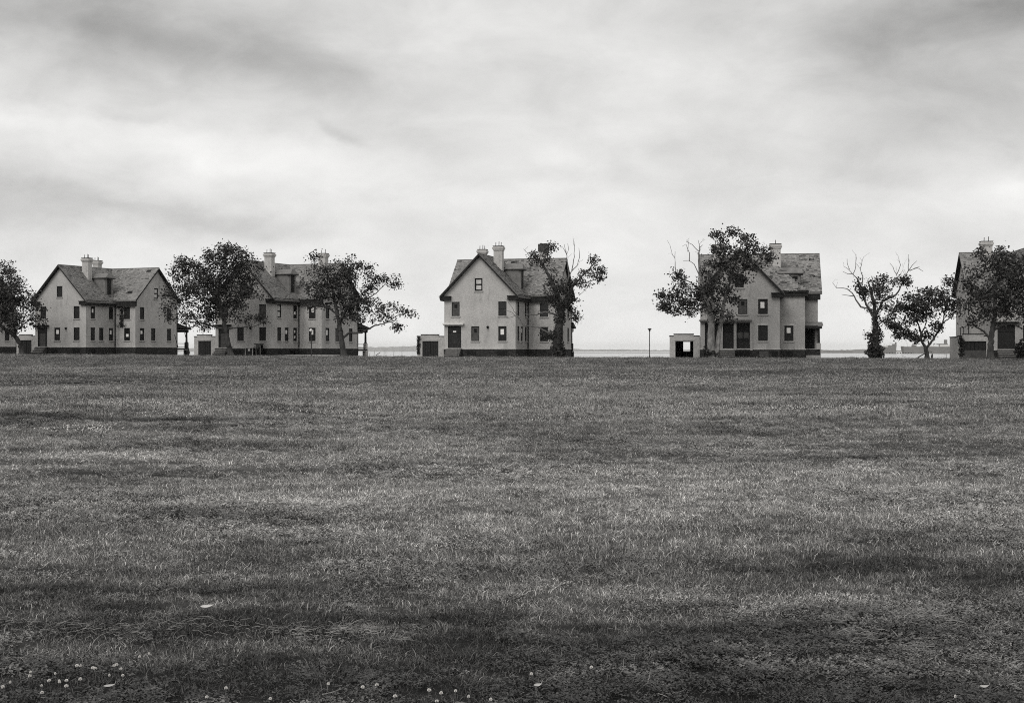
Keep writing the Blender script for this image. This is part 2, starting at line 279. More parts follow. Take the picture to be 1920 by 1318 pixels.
# ------------------------------------------------------------------ mesh helpers
class MB:
    def __init__(s): s.v = []; s.f = []
    def face(s, pts):
        i = len(s.v); s.v += [tuple(p) for p in pts]; s.f.append(tuple(range(i, i + len(pts))))
    def box(s, x0, x1, y0, y1, z0, z1):
        i = len(s.v)
        s.v += [(x0, y0, z0), (x1, y0, z0), (x1, y1, z0), (x0, y1, z0), (x0, y0, z1), (x1, y0, z1), (x1, y1, z1), (x0, y1, z1)]
        for q in ((0, 3, 2, 1), (4, 5, 6, 7), (0, 1, 5, 4), (1, 2, 6, 5), (2, 3, 7, 6), (3, 0, 4, 7)): s.f.append(tuple(i + k for k in q))
        return s
    def obox(s, o, d, n, s0, s1, n0, n1, z0, z1):
        """box in a wall's frame: s along the wall, n outward, z up"""
        i = len(s.v)
        for z in (z0, z1):
            for a, b in ((s0, n0), (s1, n0), (s1, n1), (s0, n1)):
                s.v.append((o[0] + d[0] * a + n[0] * b, o[1] + d[1] * a + n[1] * b, z))
        for q in ((0, 3, 2, 1), (4, 5, 6, 7), (0, 1, 5, 4), (1, 2, 6, 5), (2, 3, 7, 6), (3, 0, 4, 7)): s.f.append(tuple(i + k for k in q))
        return s
    def prism(s, pts, off):
        """polygon pts extruded by vector off"""
        i = len(s.v); k = len(pts)
        s.v += [tuple(p) for p in pts] + [tuple(a + b for a, b in zip(p, off)) for p in pts]
        s.f.append(tuple(range(i, i + k))); s.f.append(tuple(range(i + 2 * k - 1, i + k - 1, -1)))
        for j in range(k):
            j2 = (j + 1) % k; s.f.append((i + j, i + j2, i + k + j2, i + k + j))
        return s
    def tube(s, path, radii, n=6, cap=True):
        rings = []
        P = [Vector(p) for p in path]
        for j, p in enumerate(P):
            t = (P[min(j + 1, len(P) - 1)] - P[max(j - 1, 0)])
            if t.length < 1e-6: t = Vector((0, 0, 1))
            t.normalize(); a = t.orthogonal().normalized()
            if abs(t.z) < 0.95: a = t.cross(Vector((0, 0, 1))).normalized()
            else: a = t.cross(Vector((0, 1, 0))).normalized()
            b = t.cross(a); i = len(s.v)
            for k in range(n):
                th = 2 * math.pi * k / n; q = p + (a * math.cos(th) + b * math.sin(th)) * radii[j]; s.v.append(tuple(q))
            rings.append(i)
        for j in range(len(rings) - 1):
            for k in range(n):
                k2 = (k + 1) % n; s.f.append((rings[j] + k, rings[j] + k2, rings[j + 1] + k2, rings[j + 1] + k))
        if cap:
            s.f.append(tuple(rings[0] + k for k in range(n))[::-1]); s.f.append(tuple(rings[-1] + k for k in range(n)))
        return s
    def ball(s, c, r, nu=8, nv=5, sz=1.0):
        P = []
        for j in range(nv + 1):
            th = math.pi * j / nv; P.append((c[0], c[1], c[2] + r * sz * math.cos(th), r * math.sin(th)))
        i0 = len(s.v)
        for (x, y, z, rr) in P:
            for k in range(nu):
                a = 2 * math.pi * k / nu; s.v.append((x + rr * math.cos(a), y + rr * math.sin(a), z))
        for j in range(nv):
            for k in range(nu):
                k2 = (k + 1) % nu; s.f.append((i0 + j * nu + k, i0 + (j + 1) * nu + k, i0 + (j + 1) * nu + k2, i0 + j * nu + k2))
        return s
    def build(s, name, m, parent=None, smooth=False):
        me = bpy.data.meshes.new(name); me.from_pydata(s.v, [], s.f); me.update()
        return link(name, me, m, parent, smooth)
def link(name, me, m, parent=None, smooth=False):
    me.materials.clear(); me.materials.append(MT[m] if isinstance(m, str) else m)
    if smooth: me.polygons.foreach_set('use_smooth', [True] * len(me.polygons))
    o = bpy.data.objects.new(name, me); COL.objects.link(o)
    if parent: o.parent = parent
    return o
def np_mesh(name, V, Fc, tone=None):
    """V (n,3), Fc (m,k) -> mesh, with an optional per-vertex tone"""
    me = bpy.data.meshes.new(name); V = np.asarray(V, np.float32); Fc = np.asarray(Fc, np.int32); k = Fc.shape[1]
    me.vertices.add(len(V)); me.vertices.foreach_set('co', V.ravel())
    me.loops.add(Fc.size); me.loops.foreach_set('vertex_index', Fc.ravel())
    me.polygons.add(len(Fc)); me.polygons.foreach_set('loop_start', np.arange(0, Fc.size, k, dtype=np.int32))
    me.update(calc_edges=True); me.validate()
    if tone is not None:
        a = me.attributes.new('tone', 'FLOAT', 'POINT'); a.data.foreach_set('value', np.asarray(tone, np.float32))
    return me
def tag(o, label=None, cat=None, group=None, kind=None):
    if label: o['label'] = label
    if cat: o['category'] = cat
    if group: o['group'] = group
    if kind: o['kind'] = kind
    return o
def empty(name, loc, rz=0.0, label=None, cat=None, group=None):
    o = bpy.data.objects.new(name, None); COL.objects.link(o); o.location = loc; o.rotation_euler = (0, 0, rz); o.empty_display_size = 0.3
    return tag(o, label, cat, group)

# ------------------------------------------------------------------ ground, water, far shore
def build_ground():
    ys = np.concatenate([[-120, -60, -30, -15, -6], np.arange(0, 45, 0.5), np.arange(45, 400, 2.0)])
    xs = np.concatenate([[-600, -450, -350, -280, -220], np.arange(-170, -30, 3.0), np.arange(-30, 30, 0.6), np.arange(30, 171, 3.0), [220, 280, 350, 450, 600]])
    X, Y = np.meshgrid(xs, ys); Z = terrain(X, Y); n, m = X.shape
    V = np.stack([X, Y, Z], -1).reshape(-1, 3); I = np.arange(n * m).reshape(n, m)
    Fc = np.stack([I[:-1, :-1], I[:-1, 1:], I[1:, 1:], I[1:, :-1]], -1).reshape(-1, 4)
    o = link('ground', np_mesh('ground', V, Fc), 'ground', smooth=True); tag(o, 'wide mown grass field running up to the row of houses', kind='structure')
build_ground()
WZ = -2.2
w = MB(); w.face([(-58000, 150, WZ), (58000, 150, WZ), (58000, 41000, WZ), (-58000, 41000, WZ)])
tag(w.build('water', 'water'), 'pale calm bay water behind the houses', kind='structure')
def hills():
    rng = np.random.default_rng(3)
    # far hills 35 km off: silhouette heights read as image rows
    D = 35000.0
    sx = np.array([-400, 0, 350, 560, 690, 720, 760, 800, 840, 900, 1000, 1070, 1100, 1150, 1200, 1260, 1340, 1540, 1700, 1900, 2400])
    sy = np.array([654, 654, 653, 652, 651, 650.5, 650, 650.5, 650, 652, 653, 653.5, 655.5, 656.5, 656, 656.5, 656, 657, 657, 657, 657.0])
    px = np.arange(-500, 2420, 3.0); h = (HY - np.interp(px, sx, sy)) / F * D + EYE + rng.normal(0, 3.0, len(px)) + 8 * np.sin(px * 0.05) + 6 * np.sin(px * 0.017 + 1)
    V = []; Fc = []
    prof = [(0, 0.0), (400, 0.55), (1200, 1.0), (2400, 0.8), (4200, 0.0)]
    for j, (dy, k) in enumerate(prof):
        for i, p in enumerate(px):
            y = D + dy; V.append(((p - 960) / F * (D + 600), y, WZ - 0.5 + (h[i] - WZ) * k * (1.0 + (0.05 * math.sin(p * 0.3 + j) if k > 0.3 else 0))))
    n = len(px)
    for j in range(len(prof) - 1):
        for i in range(n - 1): Fc.append((j * n + i, j * n + i + 1, (j + 1) * n + i + 1, (j + 1) * n + i))
    tag(link('hills', np_mesh('hills', V, Fc), 'hill', smooth=True), 'low hazy hills across the bay', kind='structure')
    # nearer wooded shore, low, behind the right-hand gap and a thin spit across the middle gap
    for (p0, p1, D, rows, nm, lab) in ((1500, 1662, 3300.0, (657.6, 656.2, 657.8, 656.6, 655.4, 656.2), 'far_shore', 'low wooded shore across the water left of the moored ships'),
                                  (985, 1330, 3000.0, (662.0, 661.9, 661.8, 661.9), 'spit', 'thin dark spit of land across the bay')):
        px = np.arange(p0, p1, 1.5); hh = (HY - np.interp(px, np.linspace(p0, p1, len(rows)), rows)) / F * D + EYE
        if nm == 'far_shore': hh = hh + np.abs(rng.normal(0, 0.7, len(px)))
        V = []; Fc = []; n = len(px)
        for j, (dy, k) in enumerate([(0, 0.0), (8, 0.8), (30, 1.0), (80, 0.7), (110, 0.0)]):
            for i, p in enumerate(px):
                e = min(1, i / 3, (n - 1 - i) / 3); V.append(((p - 960) / F * D, D + dy, WZ - 0.3 + (hh[i] - WZ) * k * e))
        for j in range(4):
            for i in range(n - 1): Fc.append((j * n + i, j * n + i + 1, (j + 1) * n + i + 1, (j + 1) * n + i))
        tag(link(nm, np_mesh(nm, V, Fc), 'hill', smooth=True), lab, kind='structure')
hills()

# ------------------------------------------------------------------ houses
W, LA, WB = 9.6, 6.7, 10.5
Z0, ZR = 0.95, 13.3
KA, KB = 1.04, 0.90
def clip_poly(cell, outline):
    """clip convex polygon cell by convex outline (both ccw, 2D)"""
    out = cell
    for i in range(len(outline)):
        a, b = outline[i], outline[(i + 1) % len(outline)]
        def side(p): return (b[0] - a[0]) * (p[1] - a[1]) - (b[1] - a[1]) * (p[0] - a[0])
        new = []
        for j in range(len(out)):
            p, q = out[j], out[(j + 1) % len(out)]; sp, sq = side(p), side(q)
            if sp >= -1e-9: new.append(p)
            if (sp > 1e-9 and sq < -1e-9) or (sp < -1e-9 and sq > 1e-9):
                t = sp / (sp - sq); new.append((p[0] + (q[0] - p[0]) * t, p[1] + (q[1] - p[1]) * t))
        out = new
        if len(out) < 3: return []
    return out
def wall_panel(mb, o, d, n, outline, holes, depth=0.16):
    S = sorted({p[0] for p in outline} | {h[0] for h in holes} | {h[1] for h in holes})
    T = sorted({p[1] for p in outline} | {h[2] for h in holes} | {h[3] for h in holes})
    def P(s, z, k=0.0): return (o[0] + d[0] * s + n[0] * k, o[1] + d[1] * s + n[1] * k, z)
    flip = (d[0] * n[1] - d[1] * n[0]) > 0
    for i in range(len(S) - 1):
        for j in range(len(T) - 1):
            cs, ct = (S[i] + S[i + 1]) / 2, (T[j] + T[j + 1]) / 2
            if any(h[0] < cs < h[1] and h[2] < ct < h[3] for h in holes): continue
            c = clip_poly([(S[i], T[j]), (S[i + 1], T[j]), (S[i + 1], T[j + 1]), (S[i], T[j + 1])], outline)
            if len(c) >= 3:
                pts = [P(*q) for q in c]; mb.face(pts[::-1] if flip else pts)
    for (a, b, z0, z1) in holes:
        mb.face([P(a, z0), P(a, z1), P(a, z1, -depth), P(a, z0, -depth)]); mb.face([P(b, z0), P(b, z0, -depth), P(b, z1, -depth), P(b, z1)])
        mb.face([P(a, z0), P(a, z0, -depth), P(b, z0, -depth), P(b, z0)]); mb.face([P(a, z1), P(b, z1), P(b, z1, -depth), P(a, z1, -depth)])
def window(parent, o, d, n, h, typ, rng):
    a, b, z0, z1 = h; f = 0.075; f2 = 0.06
    mb = MB()
    mb.obox(o, d, n, a, a + f, -0.15, -0.05, z0, z1); mb.obox(o, d, n, b - f, b, -0.15, -0.05, z0, z1)
    mb.obox(o, d, n, a + f, b - f, -0.15, -0.05, z0, z0 + f); mb.obox(o, d, n, a + f, b - f, -0.15, -0.05, z1 - f, z1)
    if typ in 'ps': mb.obox(o, d, n, a + f, b - f, -0.145, -0.06, (z0 + z1) / 2 - 0.04, (z0 + z1) / 2 + 0.04)
    w_ = mb.build('window', 'frame', parent)
    sl = MB(); sl.obox(o, d, n, a - 0.1, b + 0.1, -0.04, 0.12, z0 - 0.15, z0 - 0.002); sl.build('sill', 'ledge', w_)
    ln = MB(); ln.obox(o, d, n, a - 0.12, b + 0.12, -0.02, 0.02, z1 + 0.002, z1 + 0.22); ln.build('lintel', 'wall', w_)
    zm = (z0 + z1) / 2
    if typ == 'p':      # sash with two dull bright panes
        for q0, q1 in ((z0 + f + 0.12, zm - 0.1), (zm + 0.1, z1 - f - 0.12)):
            p = MB(); p.obox(o, d, n, a + f + 0.12, b - f - 0.12, -0.13, -0.10, q0, q1); p.build('pane', 'pane', w_)
        p = MB(); p.obox(o, d, n, a + f, b - f, -0.16, -0.13, z0 + f, z1 - f); p.build('sash', 'board', w_)
    elif typ == 's':    # sash window with dark glass
        for q0, q1 in ((z0 + f, zm - 0.04), (zm + 0.04, z1 - f)):
            p = MB(); p.obox(o, d, n, a + f, b - f, -0.14, -0.11, q0, q1); p.build('pane', 'glass', w_)
    else:
        bm = {'d': 'board', 'v': 'board', 'V': 'boardk', 'l': 'boardm', 'k': 'boardk', 'o': 'boardm', 'w': 'boardk', '2': 'boardk'}[typ]
        p = MB(); p.obox(o, d, n, a + f, b - f, -0.14, -0.10, z0 + f, z1 - f); bd = p.build('board', bm, w_)
        cw = (b - a)
        if typ in 'vV':
            v_ = MB(); c = (a + b) / 2 + rng.uniform(-.07, .07) * cw; q = z1 - (z1 - z0) * rng.uniform(.10, .24); hw_ = cw * rng.uniform(.16, .23); v_.obox(o, d, n, c - hw_, c + hw_, -0.10, -0.07, q - rng.uniform(.48, .74), q); v_.build('vent', 'vent', w_)
        elif typ == 'w':   # low vent
            v_ = MB(); c = (a + b) / 2; q = z0 + (z1 - z0) * .52; v_.obox(o, d, n, c - cw * .21, c + cw * .21, -0.10, -0.07, q - 0.42, q); v_.build('vent', 'vent', w_)
        elif typ == '2':   # two small vents
            for q in (z1 - .35, z0 + .75):
                v_ = MB(); c = (a + b) / 2; v_.obox(o, d, n, c - cw * .14, c + cw * .14, -0.10, -0.07, q - 0.36, q); v_.build('vent', 'vent', w_)
        elif typ == 'o':
            v_ = MB(); c = (a + b) / 2; q = z1 - .3; v_.obox(o, d, n, c - cw * .18, c + cw * .18, -0.11, -0.09, q - 0.5, q); v_.build('vent_hole', 'dark', w_)
    return w_
def slates(p0, e, elen, up, slen, nrm, rng, skip=0.015, rough=1.0, fine=None):
    """slate courses laid from the eave upwards on a roof plane"""
    p0 = np.array(p0); e = np.array(e); up = np.array(up); nrm = np.array(nrm)
    Vs, Ts = [], []
    rows = int(slen / 0.24)
    wav_u = rng.uniform(0, 6, 3)
    for r in range(rows + 1):
        s = -0.3 * (r % 2) - rng.uniform(0, .1); t0 = r * 0.24
        drop = 0
        while s < elen:
            wd = 0.32 * rng.uniform(.8, 1.25); q = 0.3 if (fine is not None and s > fine) else 1.0
            if drop == 0 and rng.random() < skip * q * rough: drop = int(rng.integers(1, 5))
            slip = drop > 0; drop = max(0, drop - 1)
            if s + wd > 0.0:
                a, b = max(s, 0.0), min(s + wd * 0.97, elen)
                sag = 0.05 * math.sin(s * .8 + t0 * 1.1 + wav_u[0]) + 0.045 * math.sin(s * 1.9 - t0 * 1.7 + wav_u[1])
                d0 = rng.normal(0, 0.022) * rough * q + sag * 0.35 * rough * q; tl = rng.normal(0, 0.03) * rough * q
                if slip: d0 -= rng.uniform(.02, .10); th_ = .5
                else: th_ = 1.0
                h0 = (0.075 if slip else 0.03) + abs(rng.normal(0, 0.022)) * rough * q; th = 0.014
                lo, hi = t0 + d0, min(t0 + 0.34 + d0, slen)
                pts = [(a, lo + tl, h0), (b, lo - tl, h0 + rng.normal(0, .008)), (b, hi, 0.012), (a, hi, 0.012), (a, lo + tl, h0 - 0.03 - th), (b, lo - tl, h0 - 0.03 - th)]
                Vs += [p0 + e * x + up * y + nrm * z for x, y, z in pts]
                tn = rng.uniform(.72, 1.25) * (1 + 0.06 * math.sin(s * .5 + t0 + wav_u[2])); tn = tn * rng.uniform(0.4, .7) if rng.random() < .07 * q else tn
                tn *= (rng.uniform(.35, .6) if slip and rng.random() < .6 else 1.0); Ts += [tn] * 4 + [tn * .9] * 2
            s += wd
    n = len(Vs) // 6; k = np.arange(n)[:, None] * 6
    Fc = np.concatenate([k + np.array([[0, 1, 2, 3]]), k + np.array([[4, 5, 1, 0]])])
    return np.array(Vs), Fc, Ts
def roof_slab(mb, p, th=0.26):
    mb.prism([tuple(q) for q in p], (0, 0, -th))
def chimney(parent, u0, u1, v0, v1, zb, zt, pipes, style='cap'):
    c = MB(); c.box(u0, u1, v0, v1, zb, zt - 0.55)
    ch = c.build('chimney', 'wall', parent)
    k = MB()
    if style == 'cap':
        k.box(u0 - .08, u1 + .08, v0 - .08, v1 + .08, zt - .55, zt - .38); k.box(u0 - .16, u1 + .16, v0 - .16, v1 + .16, zt - .378, zt - .13); k.box(u0 - .06, u1 + .06, v0 - .06, v1 + .06, zt - .128, zt)
        k.build('cap', 'wall', ch)
        t = MB(); t.box(u0 - .1, u1 + .1, v0 - .1, v1 + .1, zt + .002, zt + .07); t.build('slab', 'trim', ch)
    else:
        rng = random.Random(5)
        for i in range(5):
            for j in range(3):
                a = u0 - .1 + (u1 - u0 + .2) * i / 5; b = v0 - .1 + (v1 - v0 + .2) * j / 3
                k.box(a, a + (u1 - u0 + .2) / 5 + .001 * i, b, b + (v1 - v0 + .2) / 3 + .001 * j, zt - .56, zt + rng.uniform(.25, .62))
        k.build('crumbled_top', 'soot', ch)
    for i in range(pipes):
        x = u0 + (u1 - u0) * (i + .6) / (pipes + .2); y = v0 + (v1 - v0) * (.35 + .3 * (i % 2))
        p = MB(); p.tube([(x, y, zt + .04), (x + .02, y, zt + .55 + .12 * (i % 2))], [.05, .045], 6); p.build('flue_pipe', 'pipe', ch)
    return ch
def steps(parent, o, d, n, s0, s1, n0, top, count, m='concrete'):
    st = MB(); k = top / count
    st.obox(o, d, n, s0 + .03, s1 - .03, 0.1, n0 - .04, -0.6, top - .101); root = st.build('stoop', 'boardm', parent)
    q = MB(); q.obox(o, d, n, s0, s1, 0.02, n0 + .001, top - .1, top - .001); q.build('landing', m, root)
    for i in range(count):
        zt_ = top - k * (i + 1)
        if zt_ < .02: continue
        q = MB(); q.obox(o, d, n, s0 + .02, s1 - .02, n0 + .30 * i + .002, n0 + .30 * (i + 1) - .03, -0.6, zt_ - .071); rs = q.build('step', 'boardm', root)
        q = MB(); q.obox(o, d, n, s0, s1, n0 + .30 * i + .003, n0 + .30 * (i + 1) + .03, zt_ - .07, zt_); q.build('tread', m, rs)
    return root
def house(px, Y, phi, zg, label, opt):
    rng = random.Random(opt.get('seed', 1)); nrg = np.random.default_rng(opt.get('seed', 1))
    x, y = at(px, Y); root = empty('brick_house', (x, y, zg), -R(phi), label, 'house', 'row of empty brick houses')
    UR = opt.get('UR', 13.4); UL = opt.get('UL', -1.2); VB = LA + WB; VR = LA + WB / 2
    wm = opt.get('wall', 'wall')
    ea = ZR - 4.8 * KA - 0.28; eb = ZR - (WB / 2) * KB - 0.28
    F1 = (2.0, 3.9); F2 = (5.25, 7.1); 
    def hole(c, w_, z): return (c - w_ / 2, c + w_ / 2, z[0], z[1])
    AT = (8.5, 10.15)
    wins = opt['wins']
    walls = {
        'A': ((0, 0), (1, 0), (0, -1), [(0, Z0), (W, Z0), (W, ea), (W / 2, ZR - .28), (0, ea)]),
        'AR': ((W, 0), (0, 1), (1, 0), [(0, Z0), (LA, Z0), (LA, ea), (0, ea)]),
        'BF': ((W, LA), (1, 0), (0, -1), [(0, Z0), (UR - W, Z0), (UR - W, eb), (0, eb)]),
        'BR': ((UR, LA), (0, 1), (1, 0), [(0, Z0), (WB, Z0), (WB, eb), (WB / 2, ZR - .28), (0, eb)]),
        'BB': ((UR, VB), (-1, 0), (0, 1), [(0, Z0), (UR - UL, Z0), (UR - UL, eb), (0, eb)]),
        'BL': ((UL, VB), (0, -1), (-1, 0), [(0, Z0), (WB, Z0), (WB, eb), (WB / 2, ZR - .28), (0, eb)]),
        'BS': ((UL, LA), (1, 0), (0, -1), [(0, Z0), (-UL, Z0), (-UL, eb), (0, eb)]),
        'AL': ((0, LA), (0, -1), (-1, 0), [(0, Z0), (LA, Z0), (LA, ea), (0, ea)]),
    }
    if opt.get('bay'):
        b0, b1, bv = W, 12.75, 3.2
        walls['SF'] = ((b0, bv), (1, 0), (0, -1), [(0, Z0), (b1 - b0, Z0), (b1 - b0, 8.05), (0, 8.05)])
        walls['SR'] = ((b1, bv), (0, 1), (1, 0), [(0, Z0), (LA - bv, Z0), (LA - bv, 8.05), (0, 8.05)])
    mb = MB(); todo = []
    if UL > -.1: walls.pop('BS')
    for key, (o, d, n, outl) in walls.items():
        hs = []
        for (c, fl, wd, typ) in wins.get(key, []):
            z = {1: F1, 2: F2, 3: AT}[fl] if not isinstance(fl, tuple) else fl
            h = hole(c, wd, z); hs.append(h); todo.append((o, d, n, h, typ))
        for h in opt.get('doorholes', {}).get(key, []): hs.append(h)
        wall_panel(mb, o, d, n, outl, hs)
    mb.build('brick_wall', wm, root)
    for (o, d, n, h, typ) in todo: window(root, o, d, n, h, typ, rng)
    # foundation of dark stone, and the pale ledge above it
    fo = MB(); le = MB()
    def ring(mb, off, z0, z1):
        mb.box(-off, W + off, -off, LA, z0, z1); mb.box(UL - off, UR + off, LA - off, VB + off, z0 - .002, z1 - .002)
        if opt.get('bay'): mb.box(W - .5, 12.75 + off, 3.2 - off, LA + .1, z0 - .004, z1 - .004)
    ring(fo, .05, -2.5, Z0 - .02); ring(le, .09, Z0 - .019, Z0 + .12)
    fo.build('foundation', 'stone', root); le.build('ledge', 'wall', root)
    for (key, c, wd) in opt.get('cellar', [('A', 3.7, 1.2), ('A', 7.85, 1.3), ('AR', 1.6, .9)]):
        o, d, n, _ = walls[key]; c_ = MB(); c_.obox(o, d, n, c - wd / 2, c + wd / 2, .03, .07, .12, .72); c_.build('cellar_window', opt.get('cellar_mat', 'boardk'), root)
    # roofs
    oh = .5
    def rp(u, v, side):   # heights of the two roof planes
        return ZR - abs(u - 4.8) * KA if side == 'a' else ZR - abs(v - VR) * KB
    rf = MB()
    for sgn in (-1, 1):
        ue = 4.8 + sgn * (4.8 + oh)
        roof_slab(rf, [(ue, -oh, rp(ue, 0, 'a')), (ue, VR, rp(ue, 0, 'a')), (4.8, VR, ZR), (4.8, -oh, ZR)])
        ve = VR + sgn * (WB / 2 + oh)
        roof_slab(rf, [(UL - oh, ve, rp(0, ve, 'b') - .003), (UR + oh, ve, rp(0, ve, 'b') - .003), (UR + oh, VR, ZR - .003), (UL - oh, VR, ZR - .003)])
    if opt.get('bay'):
        zE = 8.2; ue, ve = 13.2, 2.75; k = .9
        def fz(v): return zE + (v - ve) * k
        hu, hv, hz = 8.46, ve + 4.3 / k, 12.5
        roof_slab(rf, [(5.5, ve, zE), (ue, ve, zE), (hu, hv, hz), (5.5, hv, hz)], .24)
        roof_slab(rf, [(ue, ve, zE), (ue, 9.6, zE), (hu, 9.6, hz), (hu, hv, hz)], .24)
    roof = rf.build('roof', 'trim', root)
    rc = MB(); rc.tube([(4.8, -oh, ZR + .05), (4.8, VR, ZR + .05)], [.07, .07], 5); rc.tube([(UL - oh, VR, ZR + .05), (UR + oh, VR, ZR + .05)], [.07, .07], 5); rc.build('ridge_cap', 'deckroof', roof)
    parts = []
    ca = 1 / math.hypot(1, KA); cb = 1 / math.hypot(1, KB)
    sa = (4.8 + oh) / ca; sb = (WB / 2 + oh) / cb; ro = opt.get('rough', 1.0)
    uR = 4.8 + 4.8 + oh; uLf = 4.8 - 4.8 - oh
    parts.append(slates((uR, -oh, rp(uR, 0, 'a')), (0, 1, 0), VR + oh, (-ca, 0, KA * ca), sa, (KA * ca, 0, ca), nrg, rough=ro, skip=.03))
    parts.append(slates((uLf, VR, rp(uLf, 0, 'a')), (0, -1, 0), VR + oh, (ca, 0, KA * ca), sa, (-KA * ca, 0, ca), nrg, rough=ro))
    ve = LA - oh
    parts.append(slates((UL - oh, ve, rp(0, ve, 'b')), (1, 0, 0), UR - UL + 2 * oh, (0, cb, KB * cb), sb, (0, -KB * cb, cb), nrg, rough=ro, fine=opt.get('fine'), skip=.035))
    if opt.get('bay'):
        k = .9; c_ = 1 / math.hypot(1, k)
        V, Fc, T = slates((5.5, 2.75, 8.2), (1, 0, 0), 7.7, (0, c_, k * c_), 4.3 / k / c_, (0, -k * c_, c_), nrg, rough=ro, skip=.05)
        # trim to the hip
        cen = V.reshape(-1, 6, 3).mean(1); ok = cen[:, 0] < 13.2 - (cen[:, 2] - 8.2) * (13.2 - 8.46) / 4.3 - .1
        V = V.reshape(-1, 6, 3)[ok].reshape(-1, 3); T = list(np.array(T).reshape(-1, 6)[ok].ravel()); n = len(V) // 6; kk = np.arange(n)[:, None] * 6
        parts.append((V, np.concatenate([kk + np.array([[0, 1, 2, 3]]), kk + np.array([[4, 5, 1, 0]])]), T))
    V = np.concatenate([p[0] for p in parts]); T = np.concatenate([p[2] for p in parts]); off = 0; Fs = []
    for p in parts: Fs.append(p[1] + off); off += len(p[0])
    sl = link('slates', np_mesh('slates', V, np.concatenate(Fs), T), 'slate', roof); sl['kind'] = 'stuff'
    for (u, v, a, b) in opt.get('gaps', []):      # torn-out slates: bare dark boarding
        g = MB(); zz = [rp(0, q, 'b') + .06 for q in (v, v + b)]
        g.face([(u, v, zz[0]), (u + a, v, zz[0]), (u + a * .9, v + b, zz[1]), (u + a * .1, v + b * .9, zz[1] - .1 * b * KB)]); g.build('slate_gap', 'dark', roof)
    # cornices and gable returns
    for bx_ in ((W + .02, W + .44, -.3, LA - .02, 7.22, ea - .05), (W + .441, UR + .3, LA - .44, LA - .02, 7.2, eb - .1), (-.44, -.02, -.3, LA, 7.22, ea - .05)):
        cn = MB(); cn.box(*bx_); cn.build('cornice', 'trim', root)
    for s0, s1 in ((-.48, .95), (W - 1.0, W + .48)):
        q = MB(); q.box(s0, s1, -.42, -.02, 7.3, 7.72); q.box(s0 - .04, s1 + .04, -.5, -.02, 7.722, 7.86); q.build('gable_return', 'trim', root)
    if opt.get('bay'):
        for bx_ in ((W + .45, 13.1, 2.85, 3.18, 7.55, 7.95), (12.77, 13.08, 3.181, LA - .45, 7.55, 7.95)):
            q = MB(); q.box(*bx_); q.build('cornice', 'trim', root)
    # bargeboards, pale edge moulding
    for sgn in (-1, 1):
        q = MB(); a, b = 4.8 + sgn * (4.8 + oh), 4.8
        za, zb_ = rp(a, 0, 'a'), ZR
        q.prism([(a, -oh - .05, za - .30), (a, -oh - .05, za + .03), (b, -oh - .05, zb_ + .03), (b, -oh - .05, zb_ - .30)], (0, .049, 0)); q.build('bargeboard', 'trim', roof)
        q = MB(); q.prism([(a, -oh - .09, za - .02), (a, -oh - .09, za + .07), (b, -oh - .09, zb_ + .07), (b, -oh - .09, zb_ - .02)], (0, .039, 0)); q.build('rake_moulding', 'wood', roof)
    q = MB(); q.box(uR - .02, uR + .06, -oh, LA - oh, rp(uR, 0, 'a') - .2, rp(uR, 0, 'a') - .02); q.build('gutter', 'wood', roof)
    q = MB(); q.box(uR + .05, UR + oh, LA - oh - .07, LA - oh + .01, rp(0, LA - oh, 'b') - .2, rp(0, LA - oh, 'b') - .02); q.build('gutter', 'wood', roof)
    # chimneys
    for c in opt['chimneys']: chimney(root, *c)
    # dormer on the inner roof slope
    uf, v0, v1, zt = opt.get('dormer', (9.05, 5.1, 6.8, 11.55))
    ub = uf - 2.6
    sl_ = (lambda u: ZR - (u - 4.8) * KA) if not opt.get('bay') else (lambda u: 8.2 + (13.2 - u) * (4.3 / 4.74))
    zb = sl_(uf)
    q = MB(); q.prism([(uf, v0, zb - .4), (uf, v0, zt), (ub, v0, zt), (ub, v0, sl_(ub) - .4)], (0, v1 - v0, 0)); dm = q.build('dormer', 'deckroof', root)
    q = MB(); vm = (v0 + v1) / 2
    q.prism([(uf + .35, v0 - .3, zt), (uf + .35, v1 + .3, zt), (uf + .35, v1 + .3, zt + .1), (uf + .1, vm + .2, zt + .75), (uf + .1, vm - .2, zt + .75), (uf + .35, v0 - .3, zt + .1)], (-3.2, 0, 0)); q.build('dormer_roof', 'slate' if False else 'deckroof', dm)
    q = MB(); q.box(uf - .3, uf + .33, v0 - .28, v1 + .28, zt - .14, zt - .002); q.build('dormer_eave', 'trim', dm)
    q = MB(); q.box(uf + .005, uf + .06, v0 + .45, v1 - .45, zb + .15, zt - .16); q.build('dormer_window', 'frame', dm)
    if opt.get('bay'):
        q = MB(); q.box(uf - 1.0, uf - .35, v0 - .03, v0 - .005, zt - .75, zt - .35); q.build('broken_opening', 'dark', dm)
    # vent pipe by the dormer and small wall fittings
    q = MB(); q.tube([(6.9, 4.9, sl_(6.9) - .1 if not opt.get('bay') else 10.6), (6.9, 4.9, (sl_(6.9) if not opt.get('bay') else 10.8) + .7)], [.07, .07], 6); q.build('vent_pipe', 'trim', roof)
    if opt.get('wallvent', True):
        q = MB(); q.tube([(5.9, -.02, 3.8), (5.9, -.16, 3.78), (5.9, -.2, 3.62)], [.17, .18, .12], 8); q.build('wall_vent', 'trim', root)
    q = MB(); q.tube([(W + .12, LA - .12, 7.2), (W + .12, LA - .12, .1)], [.07, .07], 6); q.build('downpipe', 'trim', root)
    q = MB(); q.tube([(UR + .1, VB - .1, 7.2), (UR + .1, VB - .1, .1)], [.06, .06], 6); q.build('downpipe', 'trim', root)
    # back door in the gable wall
    dt = opt.get('door', 'hood')
    o, d, n, _ = walls['A']
